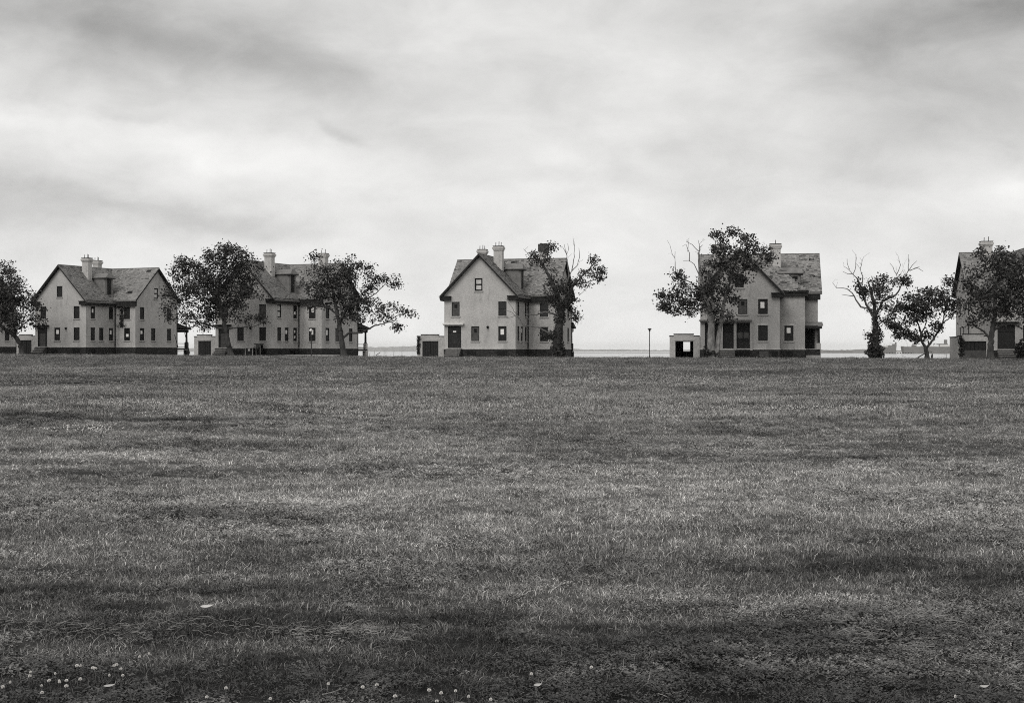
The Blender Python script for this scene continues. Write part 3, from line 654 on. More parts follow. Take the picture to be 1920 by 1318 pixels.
    if dt in ('hood', 'dark', 'pale', 'wide'):
        s0, s1 = opt.get('door_s', (.5, 2.3)); zt = 3.95
        q = MB(); q.obox(o, d, n, s0, s0 + .09, -.16, -.03, Z0 + .13, zt); q.obox(o, d, n, s1 - .09, s1, -.16, -.03, Z0 + .13, zt); q.obox(o, d, n, s0 + .09, s1 - .09, -.16, -.03, zt - .08, zt); q.obox(o, d, n, s0 + .09, s1 - .09, -.16, -.03, 3.1, 3.18)
        dr = q.build('door', 'frame', root)
        q = MB(); q.obox(o, d, n, s0 + .09, s1 - .09, -.15, -.1, 3.18, zt - .08); q.build('transom', 'board', dr)
        mid = (s0 + s1) / 2; hw = .48
        q = MB(); q.obox(o, d, n, s0 + .09, mid - hw, -.15, -.09, Z0 + .13, 3.1); q.obox(o, d, n, mid + hw, s1 - .09, -.15, -.09, Z0 + .13, 3.1); q.build('side_panel', 'board', dr)
        q = MB(); q.obox(o, d, n, mid - hw, mid + hw, -.15, -.07, Z0 + .13, 3.1); lf = q.build('door_leaf', 'boardm' if dt in ('pale',) else 'board', dr)
        if dt == 'hood':
            q = MB(); q.obox(o, d, n, mid - .32, mid + .32, -.07, -.055, 1.95, 2.95); q.build('pane', 'glass', dr)
            q = MB(); q.obox(o, d, n, mid - .3, mid + .3, -.07, -.05, 1.78, 1.86); q.build('mail_slot', 'boardm', dr)
            q = MB(); q.obox(o, d, n, mid - .2, mid + .22, -.03, .02, 3.12, 3.32); q.build('notice', 'white', dr)
        q = MB(); q.ball((s1 - .75, .02, 1.95), .05, 6, 4); q.build('handle', 'metal', dr)
        hm = 'white' if dt == 'hood' else 'trim'
        q = MB(); q.obox(o, d, n, -.12, s1 + .4, .0, .55, 4.18, 4.32); q.obox(o, d, n, -.02, s1 + .3, .0, .4, 4.05, 4.178); q.build('hood', hm, root)
        st = steps(root, o, d, n, s0 - .1, s1 + .1, .5, Z0 + .1, 4)
        q = MB(); q.tube([(s1 - .1, -1.5, .1), (s1 - .1, -1.45, 1.2), (s1 - .1, -.2, 2.1)], [.025] * 3, 5); q.build('handrail', 'metal', root)
    else:   # wide back porch closed in behind pilasters
        q = MB(); q.obox(o, d, n, -.15, 6.25, .0, .55, 4.42, 4.58); q.obox(o, d, n, -.02, 6.1, .0, .4, 4.28, 4.418); q.build('hood', 'wood', root)
        for (a, b, z0, z1, kind) in ((.55, 1.45, .95, 4.2, 'side'), (1.75, 2.4, 1.0, 4.2, 'side'), (2.55, 4.05, 1.0, 4.2, 'door'), (4.4, 6.0, 1.0, 4.2, 'tall')):
            q = MB(); q.obox(o, d, n, a, a + .1, -.16, -.02, z0, z1); q.obox(o, d, n, b - .1, b, -.16, -.02, z0, z1); q.obox(o, d, n, a + .1, b - .1, -.16, -.02, z1 - .1, z1); q.obox(o, d, n, a + .1, b - .1, -.16, -.02, 3.1, 3.2)
            dr = q.build('door' if kind == 'door' else 'window', 'frame', root)
            q = MB(); q.obox(o, d, n, a + .1, b - .1, -.15, -.12, 3.2, z1 - .1); q.build('transom', 'boardk', dr)
            q = MB(); q.obox(o, d, n, a + .1, b - .1, -.15, -.1, z0, 3.1 if kind != 'tall' else 1.9); q.build('door_leaf' if kind == 'door' else 'board', 'board', dr)
            if kind == 'tall':
                m_ = (a + b) / 2
                for p0, p1 in ((a + .1, m_ - .06), (m_ + .06, b - .1)):
                    q = MB(); q.obox(o, d, n, p0, p1, -.14, -.1, 2.35, 3.1); q.build('pane', 'boardm', dr)
                q = MB(); q.obox(o, d, n, m_ - .06, m_ + .06, -.15, -.08, 1.9, 3.1); q.obox(o, d, n, a + .1, m_ - .06, -.15, -.09, 1.9, 2.35); q.obox(o, d, n, m_ + .06, b - .1, -.15, -.09, 1.9, 2.35); q.build('mullion', 'frame', dr)
        for a in (1.5, 2.43, 4.08, 6.03):
            q = MB(); q.obox(o, d, n, a, a + .3 if a > 2 else a + .22, .0, .14, Z0 - .1, 4.26); q.build('pilaster', wm, root)
        steps(root, o, d, n, 2.35, 4.2, .45, Z0, 4)
        q = MB(); q.obox(o, d, n, 4.4, 6.05, .06, .1, -.05, .78); q.build('cellar_door', 'dark', root)
        q = MB(); q.obox(o, d, n, 7.1, 8.25, .06, .1, .1, .75); q.build('cellar_cover', 'boardm', root)
        # small porch against the set-back wall
        po = (12.8, LA)
        a, b = 0.05, UR - 12.8 + .1
        q = MB(); q.obox(po, (1, 0), (0, -1), a, b + .1, 0, 2.0, -.6, .95); pd = q.build('porch_base', 'stone', root)
        q = MB(); q.prism([(po[0] - .02, LA - .0, 4.42), (po[0] - .02, LA - 2.3, 4.0), (po[0] - .02, LA - 2.3, 3.9), (po[0] - .02, LA, 3.9)], (b + .45, 0, 0)); q.build('porch_roof', 'deckroof', root)
        q = MB(); q.box(po[0], po[0] + b + .3, LA - 2.31, LA - .1, 3.55, 3.848); q.build('porch_beam', 'trim', root)
        q = MB(); q.tube([(po[0] + b - .1, LA - 1.95, 1.75), (po[0] + b - .1, LA - 1.95, 3.55)], [.16, .13], 10); q.build('porch_column', 'trim', root)
        q = MB(); q.box(po[0] + b - .4, po[0] + b + .15, LA - 2.2, LA - 1.7, .95, 1.75); q.build('column_pedestal', wm, root)
        q = MB(); q.box(po[0] + .06, po[0] + 1.3, LA - .06, LA - .005, .97, 3.5); q.build('porch_door_shade', 'boardk', root)  # wide black door panel, stands in for the shade inside the porch
        for i in range(3):
            q = MB(); q.box(po[0] + .1, po[0] + b + .1, LA - 2.0 - .3 * (i + 1), LA - 2.0 - .3 * i, -.4, .72 - .24 * i); q.build('step', 'concrete' if i == 2 else 'stone', root)
    # veranda on the bay side, its end showing past the gable
    vd = opt.get('veranda', 3.1)
    if vd:
        q = MB(); q.box(UL, UR - .02, VB + .06, VB + vd, .62, .86); vk = q.build('veranda_deck', 'trim', root)
        q = MB(); q.prism([(UL - .2, VB + .01, 4.75), (UL - .2, VB + .01, 4.1), (UL - .2, VB + vd + .35, 3.85), (UL - .2, VB + vd + .35, 4.05)], (UR - UL + .5, 0, 0)); q.build('veranda_roof', 'trim', root)
        q = MB(); q.box(UL, UR + .05, VB + vd - .35, VB + vd - .1, 3.4, 3.83); q.build('veranda_beam', 'trim' if not opt.get('whiteporch') else 'white', root)
        for i in range(4):
            u = UL + .3 + (UR - .55 - UL) * i / 3
            p_ = MB(); p_.box(u - .32, u + .32, VB + vd - .6, VB + vd + .02, -2.0, .6); p_.box(u - .24, u + .24, VB + vd - .5, VB + vd - .04, .861, 1.75); pr = p_.build('veranda_pier', opt.get('pier', 'stone'), root)
            p_ = MB(); p_.tube([(u, VB + vd - .26, 1.75), (u, VB + vd - .26, 1.9), (u, VB + vd - .26, 3.25), (u, VB + vd - .26, 3.4)], [.24, .17, .14, .22], 10); p_.build('column', 'white' if opt.get('whiteporch') else 'trim', pr)
        q = MB(); q.box(UR - .18, UR - .1, VB + .1, VB + vd - .5, 1.55, 1.63); q.box(UR - .18, UR - .1, VB + .1, VB + vd - .5, 1.0, 1.06); q.build('veranda_rail', 'trim', root)
    return root

GEN = {  # windows common to the house type: (position along wall, storey, width, kind)
    'A': [(1.55, 2, 1.08, 'o'), (7.85, 2, 1.1, 's'), (4.2, 1, 1.08, 'o'), (7.85, 1, 1.1, 'v'), (4.65, 3, 1.05, 'v')],
    'AR': [(1.55, 1, 1.0, 'd'), (3.5, 1, 1.0, 'v'), (5.75, 1, 1.0, 'd'), (1.55, 2, 1.0, 'd'), (5.75, 2, 1.0, 'd')],
    'BF': [(2.25, 1, 1.1, 'd'), (2.25, 2, 1.1, 'd')],
    'BR': [(1.65, 1, 1.05, 'd'), (4.4, 1, 1.05, 'd'), (8.4, 1, 1.05, 'd'), (1.65, 2, 1.05, 'd'), (8.4, 2, 1.05, 'd'), (5.1, 3, 1.0, 'd')],
    'BL': [(3.2, 1, .9, 'd'), (5.7, 1, .9, 'd'), (9.2, 1, .9, 'd'), (3.2, 2, 1.0, 'd'), (9.2, 2, 1.0, 'd'), (5.2, 3, 1.0, 'l')],
}
def wins(**kw):
    g = {k: list(v) for k, v in GEN.items()}
    for k, s in kw.items(): g[k] = [(c, f, w_, t) for (c, f, w_, _), t in zip(g[k], s)] if isinstance(s, str) else s
    return g
DH = {'A': [(.5, 2.3, Z0 + .13, 3.95)]}
C1 = (5.65, 6.82, 3.85, 4.75, 10.4, 14.55, 3); C2 = (1.4, 2.5, 11.45, 12.35, 12.4, 14.7, 3); C3 = (10.05, 11.2, 11.5, 12.4, 12.4, 14.85, 0, 'crumble')
C3c = (10.0, 11.15, 11.5, 12.4, 12.4, 14.85, 2)
H = []
H.append(house(-319+85, 230.4, 25, 1.45, 'pale brick house mostly hidden behind the tree at the left edge', dict(seed=10, wins=wins(BR='ddddds'), doorholes=DH, chimneys=[C2], veranda=0)))
H.append(house(66, 216, 23, 1.28, 'pale brick house, farthest left of those fully visible, twin chimneys, streaked right roof', dict(seed=11, wins=wins(A='ddvdd', AR='dVVvd'.replace('VV', 'dv')[:5], BF='wd', BR='VdddDp'.replace('D', 'd')), doorholes=DH, chimneys=[C1, C2], door='pale', fine=12.2, gaps=[(11.1, 7.3, 1.1, .5), (11.9, 11.2, .9, .4)])))
H.append(house(404, 202, 23, 1.08, 'pale brick house behind two leafy trees, a low concrete path at its foot', dict(seed=12, wins=wins(A='dlddd', AR=[(1.55, 1, 1.0, 'd'), (3.5, 1, 1.0, 'v'), (5.75, 1, 1.0, '2'), (1.55, 2, 1.0, 'p'), (5.75, 2, 1.0, 'w')], BF='vv', BR='vlddds'), doorholes=DH, chimneys=[C1, C3c], door='pale', rough=.7, pier='wall', cellar=[('A', 3.4, 1.8), ('A', 7.85, 1.3), ('AR', 1.6, .9), ('AR', 5.0, 1.4)])))
H.append(house(833, 186, 14, 0.96, 'pale brick house in the centre, white door hood and crumbling right chimney', dict(seed=13, wins=wins(A='osovp', AR='dvddd', BF='ds', BR='dddddd'), doorholes=DH, chimneys=[C1, C2, C3], door='hood', whiteporch=True, veranda=1.6, gaps=[(7.2, 9.3, .8, .35), (8.6, 10.3, .7, .3), (6.1, 11.3, .9, .3)], rough=1.15)))
H.append(house(1313, 174.6, 9, 0.89, 'grey brick house with a flat-fronted side block and closed back porch, right of centre', dict(seed=14, wall='wall_b', UR=14.5, UL=.02, bay=True,
    wins=dict(A=[(5.15, 2, 1.1, 'o'), (7.58, 2, 1.15, 'v'), (7.58, 1, 1.15, 'd'), (4.75, 3, 1.05, 's')], SF=[(1.2, 1, 1.1, 'v')], BF=[], BL=GEN['BL']), doorholes={'A': [(.55, 1.45, 1.08, 4.2), (1.75, 2.4, 1.08, 4.2), (2.55, 4.05, 1.08, 4.2), (4.4, 6.0, 1.08, 4.2)]},
    chimneys=[(8.6, 9.9, 6.4, 7.6, 10.2, 14.25, 1), (1.3, 2.6, 11.3, 12.5, 12.4, 14.6, 2)], door='porch', cellar=[('A', 9.0, .7), ('SF', 1.3, .8)], wallvent=False, dormer=(12.3, 5.3, 6.9, 10.45), veranda=0, rough=1.6,
    gaps=[(13.6, 10.9, .7, .4), (13.5, 8.4, .8, .4), (13.3, 9.9, .5, .25)])))
H.append(house(1858, 169, 8, 0.80, 'darker brick house behind the dark tree at the right edge', dict(seed=15, wall='wall_b', wins=wins(A='ddddd'), doorholes={'A': [(.75, 2.75, Z0 + .13, 3.95)]}, chimneys=[(1.0, 2.3, 11.3, 12.5, 12.4, 14.7, 2)], door='dark', door_s=(.75, 2.75), veranda=0)))

# ------------------------------------------------------------------ garages
def garage(px, Y, phi, zg, label, open_=False, w0=-3.75, ruined=None, dw=(-3.05, -.85), dz=2.03):
    x, y = at(px, Y); root = empty('garage', (x, y, zg), -R(phi), label, 'garage', 'small flat-roofed garages beside the houses')
    u0, u1, v0, v1 = w0, -.06, .15, 6.2; t = .25; zt = 2.62
    mb = MB(); o, d, n = (u0, v0), (1, 0), (0, -1)
    wl = u1 - u0; a, b = dw[0] - u0, dw[1] - u0
    wall_panel(mb, o, d, n, [(0, -.8), (wl, -.8), (wl, zt), (0, zt)], [(a, b, -.8, dz)], t)
    mb.box(u0 + .001, u0 + t, v0 + .002, v1 - t, -.8, zt); mb.box(u1 - t, u1 - .001, v0 + .002, v1 - t, -.8, zt)
    hb = [(a + .75, a + 1.62, .75, 1.95)] if open_ else []
    wall_panel(mb, (u0, v1), d, (0, 1), [(0, -.8), (wl, -.8), (wl, zt), (0, zt)], hb, t); wall_panel(mb, (u0, v1 - t), d, n, [(0, -.8), (wl, -.8), (wl, zt), (0, zt)], hb, 0.0)
    # stepped parapet
    mb.box(u0 + .5, u1 - .75, v0 + .001, v0 + t - .001, zt, zt + .22)
    mb.build('brick_wall', 'garage', root)
    q = MB(); q.box(u0 + t, u1 - t, v0 + t, v1 - t, 2.3, 2.45); q.build('flat_roof', 'coping', root)
    q = MB(); q.box(u0 - .05, u0 + .498, v0 - .05, v0 + t + .05, zt + .001, zt + .09); q.box(u0 + .47, u1 - .72, v0 - .05, v0 + t + .05, zt + .221, zt + .31); q.box(u1 - .748, u1 + .0, v0 - .05, v0 + t + .05, zt + .001, zt + .09)
    q.box(u0 - .05, u0 + t + .04, v0 + t + .05, v1 + .05, zt - .08, zt - .0); q.build('coping', 'coping', root)
    q = MB(); q.obox(o, d, n, a - .15, b + .15, .0, .04, dz + .002, dz + .2); q.build('lintel', 'ledge', root)
    if open_:
        q = MB(); q.face([(u0 + t + .01, v0 + t, 0.02), (u1 - t - .01, v0 + t, 0.02), (u1 - t - .01, v1 - t, 0.02), (u0 + t + .01, v1 - t, 0.02)]); q.build('floor_slab', 'soil', root)
        q = MB(); q.box(u0 + t + .002, u0 + t + .02, v0 + t, v1 - t - .01, .03, 2.28); q.box(u1 - t - .02, u1 - t - .002, v0 + t, v1 - t - .01, .03, 2.28); q.build('black_lining', 'dark', root)  # black panels lining the inner walls
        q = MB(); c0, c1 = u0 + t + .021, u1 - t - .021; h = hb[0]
        q.box(c0, u0 + h[0], v1 - t - .02, v1 - t - .003, .03, 2.28); q.box(u0 + h[1], c1, v1 - t - .02, v1 - t - .003, .03, 2.28); q.box(u0 + h[0], u0 + h[1], v1 - t - .02, v1 - t - .003, .03, h[2]); q.box(u0 + h[0], u0 + h[1], v1 - t - .02, v1 - t - .003, h[3], 2.28); q.build('black_lining', 'dark', root)
    else:
        mid = (a + b) / 2
        for s0, s1 in ((a + .01, mid - .006), (mid + .006, b - .01)):
            q = MB(); q.obox(o, d, n, s0, s1, -.2, -.12, -.6, dz - .01); lf = q.build('door_leaf', 'board', root)
            k = 3
            for i in range(k + 1):
                x0 = s0 + (s1 - s0 - .05) * i / k; e = MB(); e.obox(o, d, n, x0, x0 + .05, -.12, -.105, -.5, dz - .03); e.build('batten', 'boardk', lf)
        if ruined == 'half':
            q = MB(); q.obox(o, d, n, a + .02, b - .02, -.11, -.08, -.4, .95); q.build('lower_board', 'boardm', root)
    return root
garage(66, 216, 23, 1.28, 'small garage with a dark door behind the leaning tree at far left')
garage(404, 202, 23, 1.08, 'small garage left of the tree trunk and pale steps, dark double door')
garage(833, 186, 14, 0.93, 'small garage with crumbled left corner beside the central house')
garage(1313, 174.6, 9, 0.86, 'roofless-looking open garage with a bright window hole in its back wall', True)
garage(1858, 169, 8, 0.79, 'small garage at the right edge behind a tree trunk, half-height board in its doorway', ruined='half', dw=(-3.15, -.5))

# ------------------------------------------------------------------ trees
def leaf_mesh(name, C, size, rng, droop=.35, tone=(.65, 1.3), mul=None):
    """folded four-cornered leaves at the points C"""
    n = len(C); a = rng.normal(size=(n, 3)); a[:, 2] -= droop; a /= np.linalg.norm(a, axis=1)[:, None]
    b = rng.normal(size=(n, 3)); b[:, 2] *= .6; b -= a * (a * b).sum(1)[:, None]; b /= np.linalg.norm(b, axis=1)[:, None]
    c = np.cross(a, b); s = rng.uniform(.65, 1.3, n)[:, None] * size
    V = np.stack([C - a * s * .55, C + b * s * .48 + c * s * .12, C + a * s * .6, C - b * s * .48 + c * s * .12], 1).reshape(-1, 3)
    k = np.arange(n)[:, None] * 4; Fc = np.concatenate([k + np.array([[0, 1, 2]]), k + np.array([[0, 2, 3]])])
    t = np.repeat(rng.uniform(tone[0], tone[1], n) * (1.0 if mul is None else mul), 4)
    return np_mesh(name, V, Fc, t)
def twigs(mb, p, d, length, r, rng, depth=0):
    """a bare forking branch end"""
    n = max(3, int(length / .35)); P = [np.array(p)]; d = np.array(d, float)
    for i in range(n):
        d = d + rng.normal(0, .16, 3); d[2] += .05; d /= np.linalg.norm(d); P.append(P[-1] + d * length / n)
    mb.tube(P, list(np.linspace(r, max(r * .35, .008), len(P))), 5)
    if depth < 2:
        for i in range(1, len(P)):
            if rng.random() < .55:
                e = d + rng.normal(0, .6, 3); e[1] *= .6; e /= np.linalg.norm(e); twigs(mb, P[i], e, length * rng.uniform(.3, .55), r * .5, rng, depth + 1)
def tree(Y, base_py, guides, blobs, label, seed, bare=(), ivy=(), dens=1.0, bark='bark', leaf_size=.23, per=34, kind='leafy tree', cl=.40, cat='tree', lm='leaf', zbase=None, dscale=1.0):
    rng = np.random.default_rng(seed); k = Y / F
    bx, by = at(guides[0][0][0], Y); bz = gz(bx, by) if zbase is None else zbase
    # image heights are measured from the trunk's foot
    def P(px, py, dy=0.0): return np.array([(px - 960) * k - bx, dy, (guides[0][0][1] - py) * k])
    root = empty('tree' if kind != 'dead' else 'tree', (bx, by, bz - .05), 0, label, cat, 'trees along the row of houses')
    nodes, par, rad = [], [], []
    def add_path(path, start_r, end_r, dys=None):
        pts = [P(q[0], q[1], (q[2] if len(q) > 2 else 0.0)) for q in path]
        # attach the start to the closest existing node
        prev = -1
        if nodes:
            dd = np.linalg.norm(np.array(nodes) - pts[0], axis=1); prev = int(dd.argmin())
            off = nodes[prev] - pts[0]; pts = [p + np.array([0, off[1], 0]) for p in pts]
        tot = sum(np.linalg.norm(pts[i + 1] - pts[i]) for i in range(len(pts) - 1)); run = 0
        for i in range(len(pts) - 1):
            L_ = np.linalg.norm(pts[i + 1] - pts[i]); m = max(1, int(round(L_ / .32)))
            for j in range(m + (1 if i == len(pts) - 2 else 0)):
                q = pts[i] + (pts[i + 1] - pts[i]) * j / m
                q = q + rng.normal(0, .03, 3) * (1 if len(nodes) > 2 else 0)
                f = (run + L_ * j / m) / max(tot, .01)
                nodes.append(q); par.append(prev); rad.append(start_r + (end_r - start_r) * f); prev = len(nodes) - 1
            run += L_
    for g in guides: add_path(g[:-1], g[-1][0], g[-1][1])
    gn = len(nodes)
    # attraction points through the crown
    att = []
    areas = np.array([b[2] * b[3] for b in blobs], float); 
    cxm = np.average([b[0] for b in blobs], weights=areas); spread = max(8, np.sqrt(np.average([(b[0] - cxm) ** 2 for b in blobs], weights=areas)))
    for b in blobs:
        rx, rz = b[2] * k, b[3] * k; ry = min(max(rx, rz), 1.35 * math.sqrt(rx * rz) + .3) * dscale
        far = abs(b[0] - cxm) / (2.2 * spread); dy0 = rng.uniform(-1, 1) * 2.0 * max(0, 1 - far) * dscale * min(1, spread * k / 3)
        m = max(9, int(dens * 1.22 * 4.19 * rx * rz * ry ** .75))
        m = max(7, int(m * (1 - .38 * min(1, far))))
        u = rng.normal(size=(m, 3)); u /= np.linalg.norm(u, axis=1)[:, None]; u *= (rng.random(m) ** .42)[:, None]
        c = P(b[0], b[1], dy0 + (b[4] if len(b) > 4 else 0)); att.append(c + u * np.array([rx, ry, rz]))
    att = np.concatenate(att); att = att[att[:, 2] > .3]
    # grow branches towards them
    A = att.copy(); alive = np.ones(len(A), bool)
    Nn = np.array(nodes); D = np.full(len(A), 1e9); I = np.zeros(len(A), int)
    def upd(new, idx0):
        for s in range(0, len(new), 400):
            d = np.linalg.norm(A[:, None] - new[None, s:s + 400], axis=2); j = d.argmin(1); v = d[np.arange(len(A)), j]; b = v < D
            D[b] = v[b]; I[b] = j[b] + idx0 + s
    upd(Nn, 0); step = .34
    # nothing grows from the lowest trunk
    for it in range(70):
        live = np.where(alive)[0]
        if not len(live): break
        own = {}
        for a_ in live: own.setdefault(I[a_], []).append(a_)
        new, npar = [], []
        for i, ids in own.items():
            v = A[ids] - nodes[i]; v = (v / (np.linalg.norm(v, axis=1)[:, None] + 1e-6)).mean(0) + rng.normal(0, .12, 3); L_ = np.linalg.norm(v)
            if L_ < 1e-3: continue
            new.append(nodes[i] + v / L_ * step); npar.append(i)
        if not new: break
        i0 = len(nodes); nodes += new; par += npar; rad += [0.0] * len(new)
        upd(np.array(new), i0); alive &= D > .45
    n = len(nodes); kids = [[] for _ in range(n)]
    for i, p in enumerate(par):
        if p >= 0: kids[p].append(i)
    r2 = np.zeros(n)
    for i in range(n - 1, -1, -1):
        s = sum(r2[c] for c in kids[i]) if kids[i] else .011 ** 2.2
        r2[i] = s
    R_ = np.array([max(r2[i] ** (1 / 2.2) * .8, .011) for i in range(n)])
    for i in range(n):
        if rad[i] > 0: R_[i] = max(min(R_[i], rad[i] * 1.2), rad[i])
    # tubes along chains
    mb = MB(); seen = set()
    def chain(i):
        path = [i]
        while kids[path[-1]]:
            ks = sorted(kids[path[-1]], key=lambda c: -R_[c]); path.append(ks[0])
            for c in ks[1:]: stack.append((path[-2], c))
        return path
    stack = [(-1, 0)]
    while stack:
        pa, i = stack.pop(); path = chain(i)
        pts = [nodes[j] for j in path]; rr = [R_[j] for j in path]
        if pa >= 0: pts = [nodes[pa]] + pts; rr = [min(R_[pa], rr[0] * 1.15)] + rr
        if len(pts) < 2: continue
        if pa < 0:
            rr[0] *= 1.5; pts = [pts[0] - np.array([0, 0, .4])] + pts; rr = [rr[0] * 1.1] + rr
            if len(rr) > 3: rr[2] *= 1.2
        mb.tube(pts, rr, 9 if max(rr) > .15 else (5 if max(rr) > .04 else 3), cap=False)
    mb.build('trunk', bark, root, smooth=True)
    # bare dead limbs
    if bare:
        db = MB()
        for g in bare:
            pts = [P(q[0], q[1]) for q in g[:-1]]; r0 = g[-1]
            dd = np.linalg.norm(np.array(nodes) - pts[0], axis=1); j = int(dd.argmin()); off = np.array([0, nodes[j][1], 0]) if dd[j] < 3 else np.zeros(3)
            pts = [p + off for p in pts]; fine = []
            for i in range(len(pts) - 1):
                m = max(1, int(np.linalg.norm(pts[i + 1] - pts[i]) / .4))
                for q in range(m): fine.append(pts[i] + (pts[i + 1] - pts[i]) * q / m + rng.normal(0, .035, 3))
            fine.append(pts[-1]); rr = np.linspace(r0, .02, len(fine)); db.tube(fine, list(rr), 6)
            for i in range(max(2, len(fine) // 3), len(fine)):
                if rng.random() < .3:
                    t = fine[i] - fine[i - 1]; t = t / (np.linalg.norm(t) + 1e-6) + rng.normal(0, .6, 3); t[2] += .35; t /= np.linalg.norm(t); twigs(db, fine[i], t, rng.uniform(.35, 1.1), max(rr[i] * .5, .014), rng, 1)
        db.build('dead_limb', 'dead', root)
    # leaves in clusters round the branch ends
    cen = att; nl = per
    C = np.repeat(cen, nl, 0) + rng.normal(0, cl, (len(cen) * nl, 3)) * np.array([1, 1, .72])
    # clusters differ in fullness
    keep = rng.random(len(C)) < np.repeat(np.clip(rng.normal(.85, .25, len(cen)), .25, 1), nl); C = C[keep]
    mul = np.repeat(np.clip(rng.normal(1.08, .38, len(cen)), .5, 2.1), nl)[keep]
    tips = np.array([nodes[i] for i in range(gn, n) if not kids[i]])
    link('crown', leaf_mesh('crown', C, leaf_size, rng, mul=mul), lm, root)['kind'] = 'stuff'
    if ivy:
        Cs = []
        for (px, py, rx, ry, m) in ivy:
            u = rng.normal(size=(m, 3)); u /= np.linalg.norm(u, axis=1)[:, None]; u *= (rng.random(m) ** .4)[:, None]
            c = P(px, py); Cs.append(c + u * np.array([rx * k, max(rx * k, .45), ry * k]))
        C = np.concatenate(Cs); C = C[C[:, 2] > .02]; link('ivy', leaf_mesh('ivy', C, leaf_size * .85, rng), 'ivy', root)['kind'] = 'stuff'
    return root
TREES = []
tree(205, 667, [
    [(41, 667), (38, 650), (33, 638), (24, 628), (7, 617), (-12, 600), (-25, 575), (.36, .16)], [(30, 634), (26, 610), (22, 585), (15, 560), (.2, .07)], [(24, 628), (40, 612), (58, 600), (.12, .05)], [(-12, 600), (-45, 585), (-70, 575), (.13, .05)]],
    [(-35, 560, 45, 50), (-60, 590, 35, 25), (8, 545, 42, 40), (38, 572, 36, 32), (0, 600, 50, 20), (70, 582, 18, 18), (5, 505, 16, 20), (-25, 510, 26, 26), (60, 608, 20, 10), (35, 612, 20, 10), (20, 625, 18, 7), (66, 600, 14, 8)],
    'leafy tree leaning out of the left edge of the picture', 21, dens=1.1)
tree(192, 669, [
    [(433, 669), (429, 648), (423, 622), (419, 600), (413, 578), (410, 550), (412, 520), (.42, .1)], [(423, 619), (402, 612), (375, 606), (350, 602), (.16, .05)], [(424, 617), (450, 614), (478, 612), (500, 602), (.1, .04)],
    [(419, 600), (405, 565), (388, 535), (370, 515), (.22, .06)], [(417, 592), (432, 570), (455, 545), (468, 520), (.2, .06)], [(404, 562), (375, 560), (345, 570), (.12, .04)]],
    [(408, 535, 66, 50), (430, 488, 42, 30), (362, 520, 40, 36), (345, 500, 24, 22), (338, 570, 34, 32), (318, 598, 17, 14), (465, 505, 30, 32), (470, 553, 28, 17), (395, 590, 40, 18), (466, 599, 30, 11), (398, 480, 18, 14), (430, 462, 8, 9), (360, 600, 26, 12), (320, 545, 14, 16), (385, 612, 16, 8), (488, 600, 12, 6), (455, 575, 18, 9)],
    'round-crowned leafy tree in front of the second garage', 22, dens=1.0)
tree(185, 670, [
    [(645, 670), (642, 648), (638, 618), (633, 592), (628, 565), (622, 540), (615, 515), (.42, .09)], [(632, 590), (615, 576), (588, 572), (.14, .05)], [(643, 633), (655, 624), (678, 624), (700, 612), (722, 606), (742, 600), (.16, .05)],
    [(636, 605), (650, 580), (662, 555), (668, 525), (.2, .06)], [(650, 580), (680, 565), (705, 550), (725, 530), (.12, .04)], [(722, 606), (745, 592), (768, 585), (.07, .03)]],
    [(628, 545, 44, 38), (596, 513, 28, 22), (640, 508, 30, 20), (594, 485, 9, 8), (655, 493, 11, 18), (668, 512, 24, 22), (698, 528, 28, 17), (726, 525, 18, 9), (742, 533, 8, 5), (660, 570, 42, 22), (700, 575, 32, 15), (735, 577, 24, 13), (765, 586, 16, 10), (590, 545, 22, 18), (660, 600, 42, 10), (745, 613, 7, 4), (583, 574, 12, 6), (720, 598, 20, 9), (690, 505, 10, 10), (690, 548, 24, 10), (575, 530, 12, 12)],
    'spreading leafy tree with a long low right limb, beside the globe lamp', 23, dens=.95)
